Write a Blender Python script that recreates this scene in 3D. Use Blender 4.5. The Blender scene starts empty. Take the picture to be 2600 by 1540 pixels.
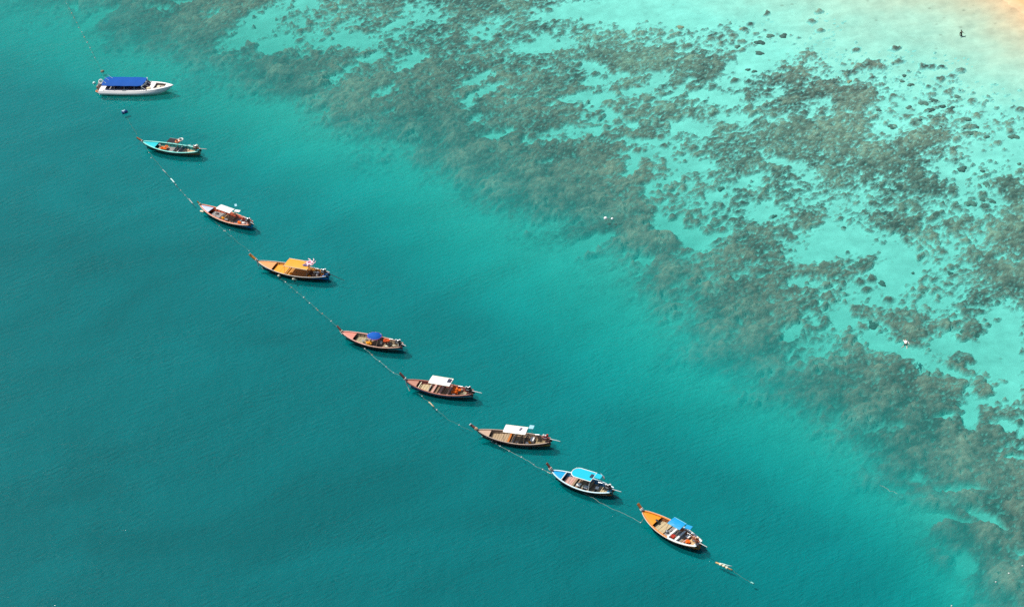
import bpy, bmesh, math, random
import numpy as np
from mathutils import Vector, Matrix, Euler

R = math.radians
# ------------------------------------------------------------------ camera, sky, sun, exposure
sc = bpy.context.scene
FPX, PHI, CAMH, ROLL = 5000.0, R(36.5), 165.0, R(7.0)   # focal length in photo pixels, pitch below the horizon, height in metres, roll
cd = bpy.data.cameras.new("camera")
cam = bpy.data.objects.new("camera", cd)
sc.collection.objects.link(cam)
cd.sensor_width = 36.0
cd.lens = 36.0 * FPX / 2600.0
cd.clip_start = 1.0
cd.clip_end = 6000.0
SP, CP = math.sin(PHI), math.cos(PHI)
FWD, UP0 = Vector((0, CP, -SP)), Vector((0, SP, CP))
RIGHT = Vector((1, 0, 0)) * math.cos(ROLL) - UP0 * math.sin(ROLL)
UPV = Vector((1, 0, 0)) * math.sin(ROLL) + UP0 * math.cos(ROLL)
cam.matrix_world = Matrix.Translation((0, 0, CAMH)) @ Matrix((RIGHT, UPV, -FWD)).transposed().to_4x4()
sc.camera = cam

SUN_EL, SUN_AZ = R(57.0), math.atan2(-0.80, 0.60)   # azimuth measured from +Y towards +X
world = bpy.data.worlds.new("World")
sc.world = world
world.use_nodes = True
wn = world.node_tree.nodes
wl = world.node_tree.links
wn.clear()
sky = wn.new("ShaderNodeTexSky")
sky.sky_type = 'NISHITA'
sky.sun_disc = False
sky.sun_elevation = SUN_EL
sky.sun_rotation = SUN_AZ
sky.air_density = 1.0
sky.dust_density = 2.5
bg = wn.new("ShaderNodeBackground")
bg.inputs[1].default_value = 0.095
wo = wn.new("ShaderNodeOutputWorld")
wl.new(sky.outputs[0], bg.inputs[0])
wl.new(bg.outputs[0], wo.inputs[0])

sd = bpy.data.lights.new("sun", 'SUN')
sd.energy = 5.0
sd.angle = R(0.5)
sd.color = (1.0, 0.955, 0.89)
sun = bpy.data.objects.new("sun", sd)
sc.collection.objects.link(sun)
to_sun = Vector((math.sin(SUN_AZ) * math.cos(SUN_EL), math.cos(SUN_AZ) * math.cos(SUN_EL), math.sin(SUN_EL)))
sun.rotation_euler = to_sun.to_track_quat('Z', 'Y').to_euler()
sun.location = to_sun * 300

sc.view_settings.view_transform = 'Standard'
sc.view_settings.look = 'None'
sc.view_settings.gamma = 1.0
sc.view_settings.use_curve_mapping = False
sc.view_settings.exposure = 0.0
sc.cycles.max_bounces = 5
sc.cycles.diffuse_bounces = 2
sc.cycles.caustics_reflective = False
sc.cycles.caustics_refractive = False
sc.cycles.glossy_bounces = 2
sc.cycles.transparent_max_bounces = 12
sc.cycles.use_denoising = False



def at(px, py, z=0.0):
    """the place at height z that a point of the photograph (in its own 2600 x 1540 pixels) shows"""
    dx, dy = (px - 1300.0) / FPX, (py - 770.0) / FPX
    d = FWD + RIGHT * dx - UPV * dy
    s = (z - CAMH) / d.z
    return Vector((d.x * s, d.y * s, z))


# ------------------------------------------------------------------ object helpers
COL = sc.collection


def tag(o, label=None, cat=None, group=None, kind=None):
    if label: o["label"] = label
    if cat: o["category"] = cat
    if group: o["group"] = group
    if kind: o["kind"] = kind
    return o


def empty(name, loc=(0, 0, 0), rz=0.0, label=None, cat=None, group=None):
    o = bpy.data.objects.new(name, None)
    COL.objects.link(o)
    o.location = loc
    o.rotation_euler = (0, 0, rz)
    o.empty_display_size = 0.3
    return tag(o, label, cat, group)


class MB:
    """collects faces and links them as one mesh object"""

    def __init__(self):
        self.v, self.f = [], []

    def add(self, vs, fs):
        b = len(self.v)
        self.v += [tuple(p) for p in vs]
        self.f += [tuple(b + i for i in f) for f in fs]
        return self

    def box(self, x0, x1, y0, y1, z0, z1, m=None):
        vs = [Vector((x, y, z)) for x in (x0, x1) for y in (y0, y1) for z in (z0, z1)]
        if m is not None: vs = [m @ p for p in vs]
        return self.add(vs, [(0, 1, 3, 2), (4, 6, 7, 5), (0, 4, 5, 1), (2, 3, 7, 6), (0, 2, 6, 4), (1, 5, 7, 3)])

    def slab(self, pts, h):
        """closed plate: outline pts (Vectors), thickness h downward"""
        n = len(pts)
        vs = [Vector(p) for p in pts] + [Vector(p) - Vector((0, 0, h)) for p in pts]
        fs = [tuple(range(n)), tuple(range(2 * n - 1, n - 1, -1))]
        fs += [(i, i + n, (i + 1) % n + n, (i + 1) % n) for i in range(n)]
        return self.add(vs, fs)

    def tube(self, pts, r, n=6, closed=False, caps=True):
        pts = [Vector(p) for p in pts]
        k = len(pts)
        rs = r if isinstance(r, (list, tuple)) else [r] * k
        vs, fs = [], []
        up = Vector((0, 0, 1))
        for i, p in enumerate(pts):
            a = pts[(i - 1) % k] if (i > 0 or closed) else p
            b = pts[(i + 1) % k] if (i < k - 1 or closed) else p
            t = (b - a).normalized()
            s = t.cross(up)
            if s.length < 1e-3: s = t.cross(Vector((1, 0, 0)))
            s.normalize()
            u = s.cross(t)
            for j in range(n):
                w = 2 * math.pi * j / n
                vs.append(p + (s * math.cos(w) + u * math.sin(w)) * rs[i])
        m = k if closed else k - 1
        for i in range(m):
            for j in range(n):
                a, b = i * n + j, i * n + (j + 1) % n
                c, d = ((i + 1) % k) * n + (j + 1) % n, ((i + 1) % k) * n + j
                fs.append((a, b, c, d))
        if caps and not closed:
            fs.append(tuple(range(n - 1, -1, -1)))
            fs.append(tuple((k - 1) * n + j for j in range(n)))
        return self.add(vs, fs)

    def ring(self, c, R0, r, n=16, m=6, rot=None, sy=1.0):
        pts = [Vector((R0 * math.cos(2 * math.pi * i / n), sy * R0 * math.sin(2 * math.pi * i / n), 0)) for i in range(n)]
        if rot is not None: pts = [rot @ p for p in pts]
        return self.tube([Vector(c) + p for p in pts], r, m, closed=True)

    def ell(self, c, rx, ry, rz, n=10, m=6, rot=None, lump=0.0, seed=0):
        rnd = random.Random(seed)
        vs, fs = [], []
        c = Vector(c)
        for i in range(m + 1):
            th = math.pi * i / m
            for j in range(n):
                w = 2 * math.pi * j / n
                k = 1 + lump * (rnd.random() - .5)
                p = Vector((rx * math.sin(th) * math.cos(w), ry * math.sin(th) * math.sin(w), rz * math.cos(th))) * k
                if rot is not None: p = rot @ p
                vs.append(c + p)
        for i in range(m):
            for j in range(n):
                fs.append((i * n + j, (i + 1) * n + j, (i + 1) * n + (j + 1) % n, i * n + (j + 1) % n))
        return self.add(vs, fs)

    def build(self, name, mat, parent=None, smooth=False, label=None, cat=None, group=None, kind=None, loc=None, rz=0.0):
        me = bpy.data.meshes.new(name)
        me.from_pydata(self.v, [], self.f)
        bm = bmesh.new()
        bm.from_mesh(me)
        bmesh.ops.remove_doubles(bm, verts=bm.verts, dist=1e-5)
        bmesh.ops.recalc_face_normals(bm, faces=bm.faces)
        bm.to_mesh(me)
        bm.free()
        if smooth:
            me.polygons.foreach_set("use_smooth", [True] * len(me.polygons))
        for m in (mat if isinstance(mat, (list, tuple)) else [mat]):
            me.materials.append(m)
        o = bpy.data.objects.new(name, me)
        COL.objects.link(o)
        if parent is not None: o.parent = parent
        if loc is not None: o.location = loc
        if rz: o.rotation_euler = (0, 0, rz)
        return tag(o, label, cat, group, kind)


# ------------------------------------------------------------------ materials
_mats = {}


def N(nt, kind, **kw):
    n = nt.nodes.new(kind)
    for k, v in kw.items(): setattr(n, k, v)
    return n


def paint(name, col, rough=0.5, wear=0.25, scale=6.0, metal=0.0, dirt=(0.12, 0.10, 0.08), grain=False):
    """weathered painted or bare surface: base colour broken by worn, dirtier patches and fine grain"""
    if name in _mats: return _mats[name]
    k = .90 + .1 * min(1, max(0, (min(col) - .35) / .4))
    col = tuple(c * k for c in col)
    m = bpy.data.materials.new(name)
    m.use_nodes = True
    nt = m.node_tree
    b = nt.nodes["Principled BSDF"]
    tc = N(nt, "ShaderNodeTexCoord")
    mp = N(nt, "ShaderNodeMapping")
    if grain: mp.inputs["Scale"].default_value = (0.6, 6.0, 2.0)
    nt.links.new(tc.outputs["Object"], mp.inputs[0])
    n1 = N(nt, "ShaderNodeTexNoise")
    n1.inputs["Scale"].default_value = scale
    n1.inputs["Detail"].default_value = 5
    n1.inputs["Roughness"].default_value = 0.7
    nt.links.new(mp.outputs[0], n1.inputs["Vector"])
    rp = N(nt, "ShaderNodeValToRGB")
    rp.color_ramp.elements[0].position = 0.46
    rp.color_ramp.elements[1].position = 0.70
    nt.links.new(n1.outputs["Fac"], rp.inputs[0])
    mu = N(nt, "ShaderNodeMath", operation='MULTIPLY')
    mu.inputs[1].default_value = wear
    nt.links.new(rp.outputs["Color"], mu.inputs[0])
    mx = N(nt, "ShaderNodeMix", data_type='RGBA')
    mx.inputs["A"].default_value = (*col, 1)
    if rough > .65: b.inputs["Specular IOR Level"].default_value = .2
    mx.inputs["B"].default_value = (*[c * .45 + d * .4 for c, d in zip(col, dirt)], 1)
    nt.links.new(mu.outputs[0], mx.inputs["Factor"])
    nt.links.new(mx.outputs["Result"], b.inputs["Base Color"])
    bp = N(nt, "ShaderNodeBump")
    bp.inputs["Strength"].default_value = 0.25
    bp.inputs["Distance"].default_value = 0.02
    nt.links.new(n1.outputs["Fac"], bp.inputs["Height"])
    nt.links.new(bp.outputs[0], b.inputs["Normal"])
    b.inputs["Roughness"].default_value = rough
    b.inputs["Metallic"].default_value = metal
    _mats[name] = m
    return m


# ------------------------------------------------------------------ noise in numpy
def _hash(ix, iy, seed):
    h = (ix.astype(np.int64) * 374761393 + iy.astype(np.int64) * 668265263 + seed * 974634777) & 0xffffffff
    h = ((h ^ (h >> 13)) * 1274126177) & 0xffffffff
    h = (h ^ (h >> 16)) & 0xffffffff
    return h


def perlin(x, y, seed=0):
    ix, iy = np.floor(x), np.floor(y)
    fx, fy = x - ix, y - iy
    u, v = fx * fx * fx * (fx * (fx * 6 - 15) + 10), fy * fy * fy * (fy * (fy * 6 - 15) + 10)

    def g(a, b):
        an = _hash(ix + a, iy + b, seed) * (2 * math.pi / 4294967296.0)
        return np.cos(an) * (fx - a) + np.sin(an) * (fy - b)
    a, b, c, d = g(0, 0), g(1, 0), g(0, 1), g(1, 1)
    return ((a + (b - a) * u) + ((c + (d - c) * u) - (a + (b - a) * u)) * v) * 1.5


def fbm(x, y, octaves=4, seed=0, gain=0.55):
    s, a, t = 0, 1.0, 0
    for k in range(octaves):
        s = s + a * perlin(x * 2 ** k + 17.3 * k, y * 2 ** k - 9.1 * k, seed + k)
        t += a
        a *= gain
    return s / t


def worley(x, y, seed=0):
    """distance to the nearest scattered point, and a random value for its cell"""
    ix, iy = np.floor(x), np.floor(y)
    best = np.full(x.shape, 9.0)
    val = np.zeros(x.shape)
    for a in (-1, 0, 1):
        for b in (-1, 0, 1):
            h = _hash(ix + a, iy + b, seed)
            jx, jy = (h & 0xffff) / 65536.0, (h >> 16) / 65536.0
            d = np.hypot(ix + a + jx - x, iy + b + jy - y)
            k = d < best
            best = np.where(k, d, best)
            val = np.where(k, ((h * 2654435761) & 0xffff) / 65536.0, val)
    return best, val


def sstep(a, b, x):
    t = np.clip((x - a) / (b - a), 0, 1)
    return t * t * (3 - 2 * t)


# ------------------------------------------------------------------ depth of the bay and cover of the reef
DEPTHS = [  # photo x, photo y, metres of water there (negative: dry sand)
    (2598, 4, -.30), (2562, 2, -.02), (2596, 60, .12), (2500, 20, .36), (2520, 80, .50), (2440, 90, .80), (2590, 200, .85), (2320, 30, .75),
    (2200, 110, 1.0), (2100, 40, .95), (2000, 60, 1.15), (1800, 20, 1.3), (1600, 60, 1.6), (1300, 5, 2.1), (2400, 160, 1.0),
    (2200, 230, 1.35), (2500, 280, 1.35), (2590, 330, 1.55), (2450, 380, 1.4), (2590, 450, 1.9), (1900, 180, 1.5), (1900, 350, 2.0),
    (2300, 500, 2.1), (2590, 650, 2.3), (2000, 560, 2.5), (1500, 220, 2.5), (1100, 100, 2.9), (700, 40, 3.3), (2100, 740, 3.1),
    (2500, 860, 3.0), (1700, 520, 3.4), (1300, 380, 3.8), (900, 260, 4.2), (500, 100, 4.4), (1500, 600, 5.2), (1850, 820, 4.4),
    (2200, 960, 3.9), (2450, 1130, 3.9), (2590, 1250, 3.8), (300, 20, 5.2), (0, 10, 6.5), (250, 120, 6.4), (650, 250, 6.0), (850, 360, 6.0),
    (1150, 480, 6.2), (1380, 600, 6.2), (1600, 790, 6.6), (1850, 950, 6.4), (2150, 1150, 6.2), (2350, 1230, 5.2), (2500, 1360, 4.6), (2580, 1450, 4.0),
    (1000, 420, 6.6), (1250, 640, 7.0), (1000, 560, 8.2), (1500, 820, 7.6), (1720, 960, 7.4), (1950, 1080, 7.2), (2150, 1230, 7.4),
    (600, 400, 8.6), (300, 300, 9.5), (100, 130, 7.8), (0, 250, 9.5), (1000, 760, 10.0), (1400, 1050, 10.2), (1700, 1180, 9.6), (2000, 1350, 9.6),
    (2300, 1450, 8.8), (2400, 1530, 7.6), (2590, 1535, 5.0), (1900, 1500, 12.0), (200, 600, 12.5), (600, 850, 13.5), (1100, 1250, 14.5), (0, 950, 15.0),
    (500, 1300, 16.5), (0, 1530, 18.0), (1300, 1530, 16.0),
]
_cn = [at(a, b) for a in (0, 2600) for b in (0, 1540)]
BX0, BX1 = min(p.x for p in _cn) - 6, max(p.x for p in _cn) + 10
BY0, BY1 = min(p.y for p in _cn) - 4, max(p.y for p in _cn) + 10
_dp = np.array([[*at(a, b, -max(c, 0) * .5).xy, c] for a, b, c in DEPTHS])
_S = 60.0


def _tps(r):
    return np.where(r > 1e-9, r * r * np.log(np.maximum(r, 1e-9)), 0)


_n = len(_dp)
_X = _dp[:, :2] / _S
_K = _tps(np.hypot(_X[:, None, 0] - _X[None, :, 0], _X[:, None, 1] - _X[None, :, 1])) + 0.02 * np.eye(_n)
_P = np.c_[np.ones(_n), _X]
_W = np.linalg.solve(np.block([[_K, _P], [_P.T, np.zeros((3, 3))]]), np.r_[_dp[:, 2], 0, 0, 0])


def bay_depth(x, y):
    x = np.clip(x, BX0 - 8, BX1 + 8) / _S
    y = np.clip(y, BY0 - 8, BY1 + 8) / _S
    d = _W[_n] + _W[_n + 1] * x + _W[_n + 2] * y
    for k in range(_n):
        d = d + _W[k] * _tps(np.hypot(x - _X[k, 0], y - _X[k, 1]))
    return np.clip(d, -2.5, 19.0)


COVER = """
678888885588886543200000000
123788943856755654211100000
000026699888777665877322200
000000014889878677567552222
000000000448989985678786610
000000000001699986476646457
000000000000024688575355457
000000000000000358688532478
000000000000000025787543466
000000000000000005896588632
000000000000000000168988654
000000000000000000002589777
000000000000000000000269999
000000000000000000000003789
000000000000000000000001789
000000000000000000000000379
""".split()
_cov = np.array([[int(c) for c in r] for r in COVER], float) / 9.0
# photo x, y, radii, tilt in degrees (rising to the right), change of cover: sand openings (-) and coral clumps (+)
BLOBS = [
    (640, 70, 90, 26, 35, -.8), (700, 110, 40, 22, 20, -.7), (770, 10, 40, 14, 0, -.6), (890, 105, 60, 20, 0, -.8), (880, 60, 26, 12, 10, -.5), (990, 66, 32, 11, 15, -.8),
    (960, 150, 40, 13, 15, -.7), (1040, 165, 36, 16, 35, -.9), (1225, 75, 46, 18, 30, -.6), (1075, 30, 60, 22, 0, -.6), (860, 190, 46, 14, 30, -.5), (800, 200, 36, 12, 20, -.35), (975, 235, 32, 11, 20, -.6),
    (1210, 200, 36, 9, 20, -.7), (1240, 232, 32, 10, 10, -.7), (1190, 262, 26, 13, 40, -.6), (1210, 310, 26, 9, 0, -.5), (1265, 345, 38, 8, 12, -.8),
    (1340, 60, 60, 25, -15, -.1), (1385, 65, 90, 22, -10, .25), (1450, 20, 120, 16, 10, -.45), (1650, 30, 200, 34, 4, -.7), (1430, 105, 60, 20, -10, -.3), (1365, 120, 60, 14, 0, -.5), (1390, 200, 30, 12, 0, .4),
    (1510, 172, 30, 12, 0, -.7), (1560, 190, 30, 9, 0, -.6), (1515, 210, 30, 12, 0, -.6), (1460, 250, 60, 10, 12, -.6), (1520, 258, 40, 11, 25, -.8), (1625, 225, 44, 9, 18, -.8), (1680, 192, 24, 10, 0, -.8),
    (1545, 296, 20, 10, 0, -.7), (1607, 316, 20, 9, 0, -.8), (1500, 335, 60, 16, 15, -.5), (1400, 345, 60, 12, 15, -.5), (1720, 230, 60, 8, 28, -.6), (1790, 245, 46, 12, 0, -.8),
    (1840, 255, 40, 14, 0, -.9), (1870, 300, 44, 12, 0, -.7), (1750, 325, 44, 14, 0, -.8), (1650, 360, 70, 12, 0, -.6), (1900, 175, 90, 30, 25, -.8), (1960, 240, 40, 12, 25, -.5), (1700, 120, 90, 12, 10, .3),
    (1600, 150, 90, 30, 10, .35), (1780, 170, 110, 34, 10, .2), (1850, 90, 50, 22, 0, .25), (2000, 330, 60, 26, 10, .25), (2130, 330, 60, 34, 10, .4), (2060, 300, 14, 6, 30, -.8), (1975, 305, 22, 12, 10, -.8),
    (2350, 350, 56, 24, 5, .75), (2380, 300, 26, 16, 0, .3), (2300, 400, 90, 40, 0, .3), (2360, 470, 50, 24, -15, .4), (2300, 360, 60, 14, 0, -.4), (2240, 330, 40, 14, 0, -.5), (2400, 395, 16, 40, 0, -.2),
    (1970, 410, 36, 10, -10, -.7), (2040, 440, 40, 16, -20, -.6), (1700, 395, 50, 14, -20, -.5), (1610, 400, 36, 14, 0, -.8), (1600, 430, 16, 16, 0, -.7), (1780, 420, 30, 14, -10, -.8), (1690, 450, 44, 8, 30, -.7), (1655, 480, 18, 10, -30, -.6),
    (1850, 490, 60, 12, 25, -.6), (1920, 460, 30, 20, 30, -.4), (1690, 570, 40, 22, 10, -.8), (1750, 605, 46, 16, -20, -.8), (1820, 600, 30, 14, 25, -.6), (1930, 540, 46, 24, 0, -.7), (1480, 620, 60, 12, 25, -.95), (1440, 645, 60, 10, 20, -.5),
    (1380, 420, 20, 5, 5, -.5), (1500, 500, 60, 24, 0, .2), (1540, 700, 40, 10, 10, -.3), (1640, 665, 30, 10, 0, -.5), (1900, 700, 30, 10, 0, -.4), (1680, 520, 20, 12, 0, -.4),
    (2080, 510, 60, 30, 0, -.3), (2150, 600, 70, 40, 0, -.4), (2060, 640, 60, 30, 20, -.5), (2090, 680, 40, 16, 20, .6), (2180, 680, 40, 14, 20, .5), (2270, 690, 50, 40, 60, -.6), (2220, 620, 60, 20, 0, -.3), (2040, 720, 30, 16, 0, -.7), (2270, 570, 60, 24, -10, .35), (2430, 570, 46, 20, 10, .45), (2060, 545, 30, 30, 50, .35),
    (2470, 640, 20, 14, 0, .3), (2560, 590, 60, 30, -10, .4), (2560, 700, 60, 26, 0, .4), (2470, 600, 60, 60, 0, -.2), (2400, 430, 60, 20, -30, -.5), (2490, 500, 60, 30, 0, -.25), (2567, 480, 36, 26, -20, .6),
    (2010, 845, 30, 12, 40, -.9), (2150, 800, 40, 22, 30, -.5), (2190, 790, 20, 16, 0, .5), (2290, 830, 90, 34, 0, .45), (2220, 855, 44, 34, -30, -.8), (2290, 900, 60, 14, -5, -.6), (2330, 920, 60, 18, -20, -.7), (2400, 870, 50, 26, 0, -.7),
    (2540, 830, 60, 50, 40, -.6), (2520, 900, 60, 30, 10, -.5), (2460, 850, 28, 16, 5, .7), (2450, 920, 24, 18, 30, .5), (2420, 950, 30, 10, -20, -.6), (2480, 990, 60, 26, 40, -.5), (2495, 978, 24, 24, 0, .9), (2550, 1010, 30, 16, 0, -.5),
    (2460, 1070, 18, 30, 10, -.95), (2390, 1055, 30, 8, 0, -.5), (2560, 1085, 34, 12, -15, -.85), (2570, 960, 22, 40, 0, -.4), (2590, 1165, 30, 8, 0, -.8), (2350, 1000, 90, 40, 0, .3), (2250, 1090, 60, 14, 0, -.3), (2400, 1140, 120, 50, 5, .4),
    (2330, 1215, 40, 14, -10, -.6), (2440, 1245, 50, 9, 0, -.6), (2400, 1320, 60, 14, -10, -.7), (2500, 1320, 44, 12, -30, -.8), (2440, 1360, 50, 24, -5, .7), (2580, 1410, 20, 20, 0, -.8), (2530, 1340, 20, 8, -40, -.4), (2570, 1320, 40, 30, 0, .3),
    (2580, 1450, 60, 36, 0, .5), (2530, 1410, 40, 20, 0, .3), (2450, 1430, 26, 30, 60, -.8), (2420, 1500, 30, 30, 0, -.5), (300, 40, 80, 20, 20, .1), (250, 50, 60, 12, 30, -.6), (160, 25, 60, 14, 10, -.2), (185, 20, 14, 6, 0, -.7), (400, 25, 30, 8, 5, -.55), (530, 30, 30, 8, 10, -.4), (470, 5, 30, 7, 0, -.7),
    (2103, 220, 34, 14, 18, .8), (2200, 172, 26, 12, 20, .6), (2160, 188, 16, 7, 0, .5), (2173, 244, 46, 22, 5, .85), (2046, 250, 44, 14, 10, .5), (2056, 136, 18, 6, 0, .35), (2025, 192, 24, 12, 20, .4), (1820, 180, 40, 10, 30, .3),
]


def to_photo(x, y, z):
    w = z - CAMH
    zc = y * FWD.y + w * FWD.z
    xc = x * RIGHT.x + y * RIGHT.y + w * RIGHT.z
    yc = x * UPV.x + y * UPV.y + w * UPV.z
    return 1300 + FPX * xc / zc, 770 - FPX * yc / zc


def reef_cover(x, y, d):
    px, py = to_photo(x, y, -np.clip(d, 0, 20))
    # let the survey wander a little so that no outline is a straight line or an ellipse
    wx = fbm(x * .09, y * .09, 3, 5) * 26 + fbm(x * .4, y * .4, 3, 8) * 13
    wy = fbm(x * .09, y * .09, 3, 25) * 20 + fbm(x * .4, y * .4, 3, 28) * 10
    px, py = px + wx, py + wy
    u, v = np.clip(px / 100, 0, 25.999), np.clip(py / 100, 0, 14.999)
    i, j = np.floor(u).astype(int), np.floor(v).astype(int)
    fu, fv = u - i, v - j
    fu, fv = fu * fu * (3 - 2 * fu), fv * fv * (3 - 2 * fv)
    c = (_cov[j, i] * (1 - fu) + _cov[j, i + 1] * fu) * (1 - fv) + (_cov[j + 1, i] * (1 - fu) + _cov[j + 1, i + 1] * fu) * fv
    for bx, by, rx, ry, a, k in BLOBS:
        ca, sa = math.cos(R(-a)), math.sin(R(-a))
        dx, dy = px - bx, py - by
        q = ((dx * ca + dy * sa) / (rx * 1.25)) ** 2 + ((-dx * sa + dy * ca) / (ry * 1.25)) ** 2
        c = c + k * np.exp(-q * q * 1.1)
    return c


def axis(a, b, step, far):
    core = np.arange(a, b + step * .5, step)
    out, s, w = [], step, 0.0
    while w < far:
        s *= 1.35
        w += s
        out.append(w)
    out = np.array(out)
    return np.concatenate([a - out[::-1], core, core[-1] + out])


def grid_mesh(name, xs, ys, z, keep=None, attrs=None):
    nx, ny = len(xs), len(ys)
    gx, gy = np.meshgrid(xs, ys)
    co = np.stack([gx, gy, z], -1).reshape(-1, 3).astype(np.float32)
    idx = np.arange(nx * ny).reshape(ny, nx)
    q = np.stack([idx[:-1, :-1], idx[:-1, 1:], idx[1:, 1:], idx[1:, :-1]], -1).reshape(-1, 4)
    if keep is not None:
        k = keep.reshape(-1)
        q = q[(k[q].sum(1) > 0)]
        used = np.zeros(nx * ny, bool)
        used[q] = True
        remap = np.cumsum(used) - 1
        co = co[used]
        q = remap[q]
    else:
        used = np.ones(nx * ny, bool)
    me = bpy.data.meshes.new(name)
    me.vertices.add(len(co))
    me.vertices.foreach_set("co", co.ravel())
    me.loops.add(q.size)
    me.loops.foreach_set("vertex_index", q.ravel().astype(np.int32))
    me.polygons.add(len(q))
    me.polygons.foreach_set("loop_start", (np.arange(len(q)) * 4).astype(np.int32))
    me.polygons.foreach_set("loop_total", np.full(len(q), 4, np.int32))
    me.polygons.foreach_set("use_smooth", np.ones(len(q), bool))
    me.update(calc_edges=True)
    for an, av in (attrs or {}).items():
        at_ = me.attributes.new(an, 'FLOAT', 'POINT')
        at_.data.foreach_set("value", av.reshape(-1)[used].astype(np.float32))
    o = bpy.data.objects.new(name, me)
    COL.objects.link(o)
    return o


xs = axis(BX0, BX1, 0.27, 1400)
ys = axis(BY0, BY1, 0.27, 1400)
GX, GY = np.meshgrid(xs, ys)
D = bay_depth(GX, GY)
core = (GX > BX0 - 8) & (GX < BX1 + 8) & (GY > BY0 - 8) & (GY < BY1 + 8)
C = np.zeros_like(D)
cx, cy = GX[core], GY[core]
cov = reef_cover(cx, cy, D[core])
# coral breaks up along the swell direction; small clumps near the shore, broader ones on the slope
ca, sa = math.cos(R(20)), math.sin(R(20))
rx_, ry_ = cx * ca + cy * sa, -cx * sa + cy * ca
dd = D[core]
brk = fbm(rx_ * .13, ry_ * .2, 5, 40, .68) * 1.0
fine = fbm(rx_ * .7, ry_ * 1.0, 4, 60, .65)
shal = 1 - sstep(2.0, 5.0, dd)
wd, wv = worley(rx_ * .55, ry_ * .62, 71)
clump = (0.62 - wd) * (wv > .35)
tiny = fbm(rx_ * 1.5, ry_ * 2.2, 3, 160, .7)
f = (cov - .625) * 2.1 + brk * .92 + fine * (1.05 + .95 * shal) + tiny * (.80 + .75 * shal) + clump * (.3 + .8 * shal) * sstep(.02, .2, cov)
f = np.where(cov < .03, f - 1.5, f)
# loose heads on open sand close to the reef
wd2, wv2 = worley(cx * .38, cy * .38, 99)
loose = (wv2 > .80) & (cov > .015) & (dd < 5)
f = np.where(loose, np.maximum(f, (.26 - wd2) * 3.0 + fine * .9), f)
wd3, wv3 = worley(cx * .75 + 3, cy * .9, 77)
flecks = (wv3 > .80) & (cov > .03) & (dd < 3.6) & (dd > 1.15)
f = np.where(flecks, np.maximum(f, (.24 - wd3) * 2.6 + fine * .8 - .05), f)
width = .30 + .50 * sstep(2.5, 7, dd)
C[core] = sstep(-width, width, f)
C[core] *= sstep(.5, .95, dd) * (1 - .78 * sstep(.10, .48, tiny) * (1 - sstep(3.6, 8.0, dd)))
lum = np.zeros_like(D)
w0, v0 = worley(cx * .21 + fine * .25, cy * .23, 10)
dome0 = np.clip(1 - w0 * w0 * 2.2, 0, 1)
deep = sstep(2.6, 5.0, dd)
w1, v1 = worley(cx * .42 + fine * .4, cy * .42, 11)
w2, v2 = worley(cx * 1.1 + fine * .5, cy * 1.1, 12)
dome1, dome2 = np.clip(1 - w1 * w1 * 1.6, 0, 1), np.clip(1 - w2 * w2 * 1.7, 0, 1)
relief = np.zeros_like(D)
relief[core] = .10 + .9 * dome0 * (.4 + v0) * deep + .42 * dome1 * (.3 + v1) * (.5 + .5 * sstep(1.2, 4, dd)) + .20 * dome2 * (.3 + v2) + .14 * fine
tone = np.zeros_like(D)
tone[core] = .44 + (.34 * (dome0 - .35) * (.3 + v0) + .16 * (v0 - .5)) * deep + .22 * (v1 - .5) + .24 * (v2 - .5) + .45 * fbm(cx * .06, cy * .06, 4, 90, .6) + .35 * fine
ripple = np.zeros_like(D)
ripple[core] = .10 * fbm(cx * .15, cy * .15, 4, 120) + .03 * fbm(cx * .9, cy * .9, 3, 140)
bed = -D + ripple
Z = bed + C * np.maximum(relief, .02) - .004
Z = np.where(C > 0, np.minimum(Z, -.25), Z)

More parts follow.
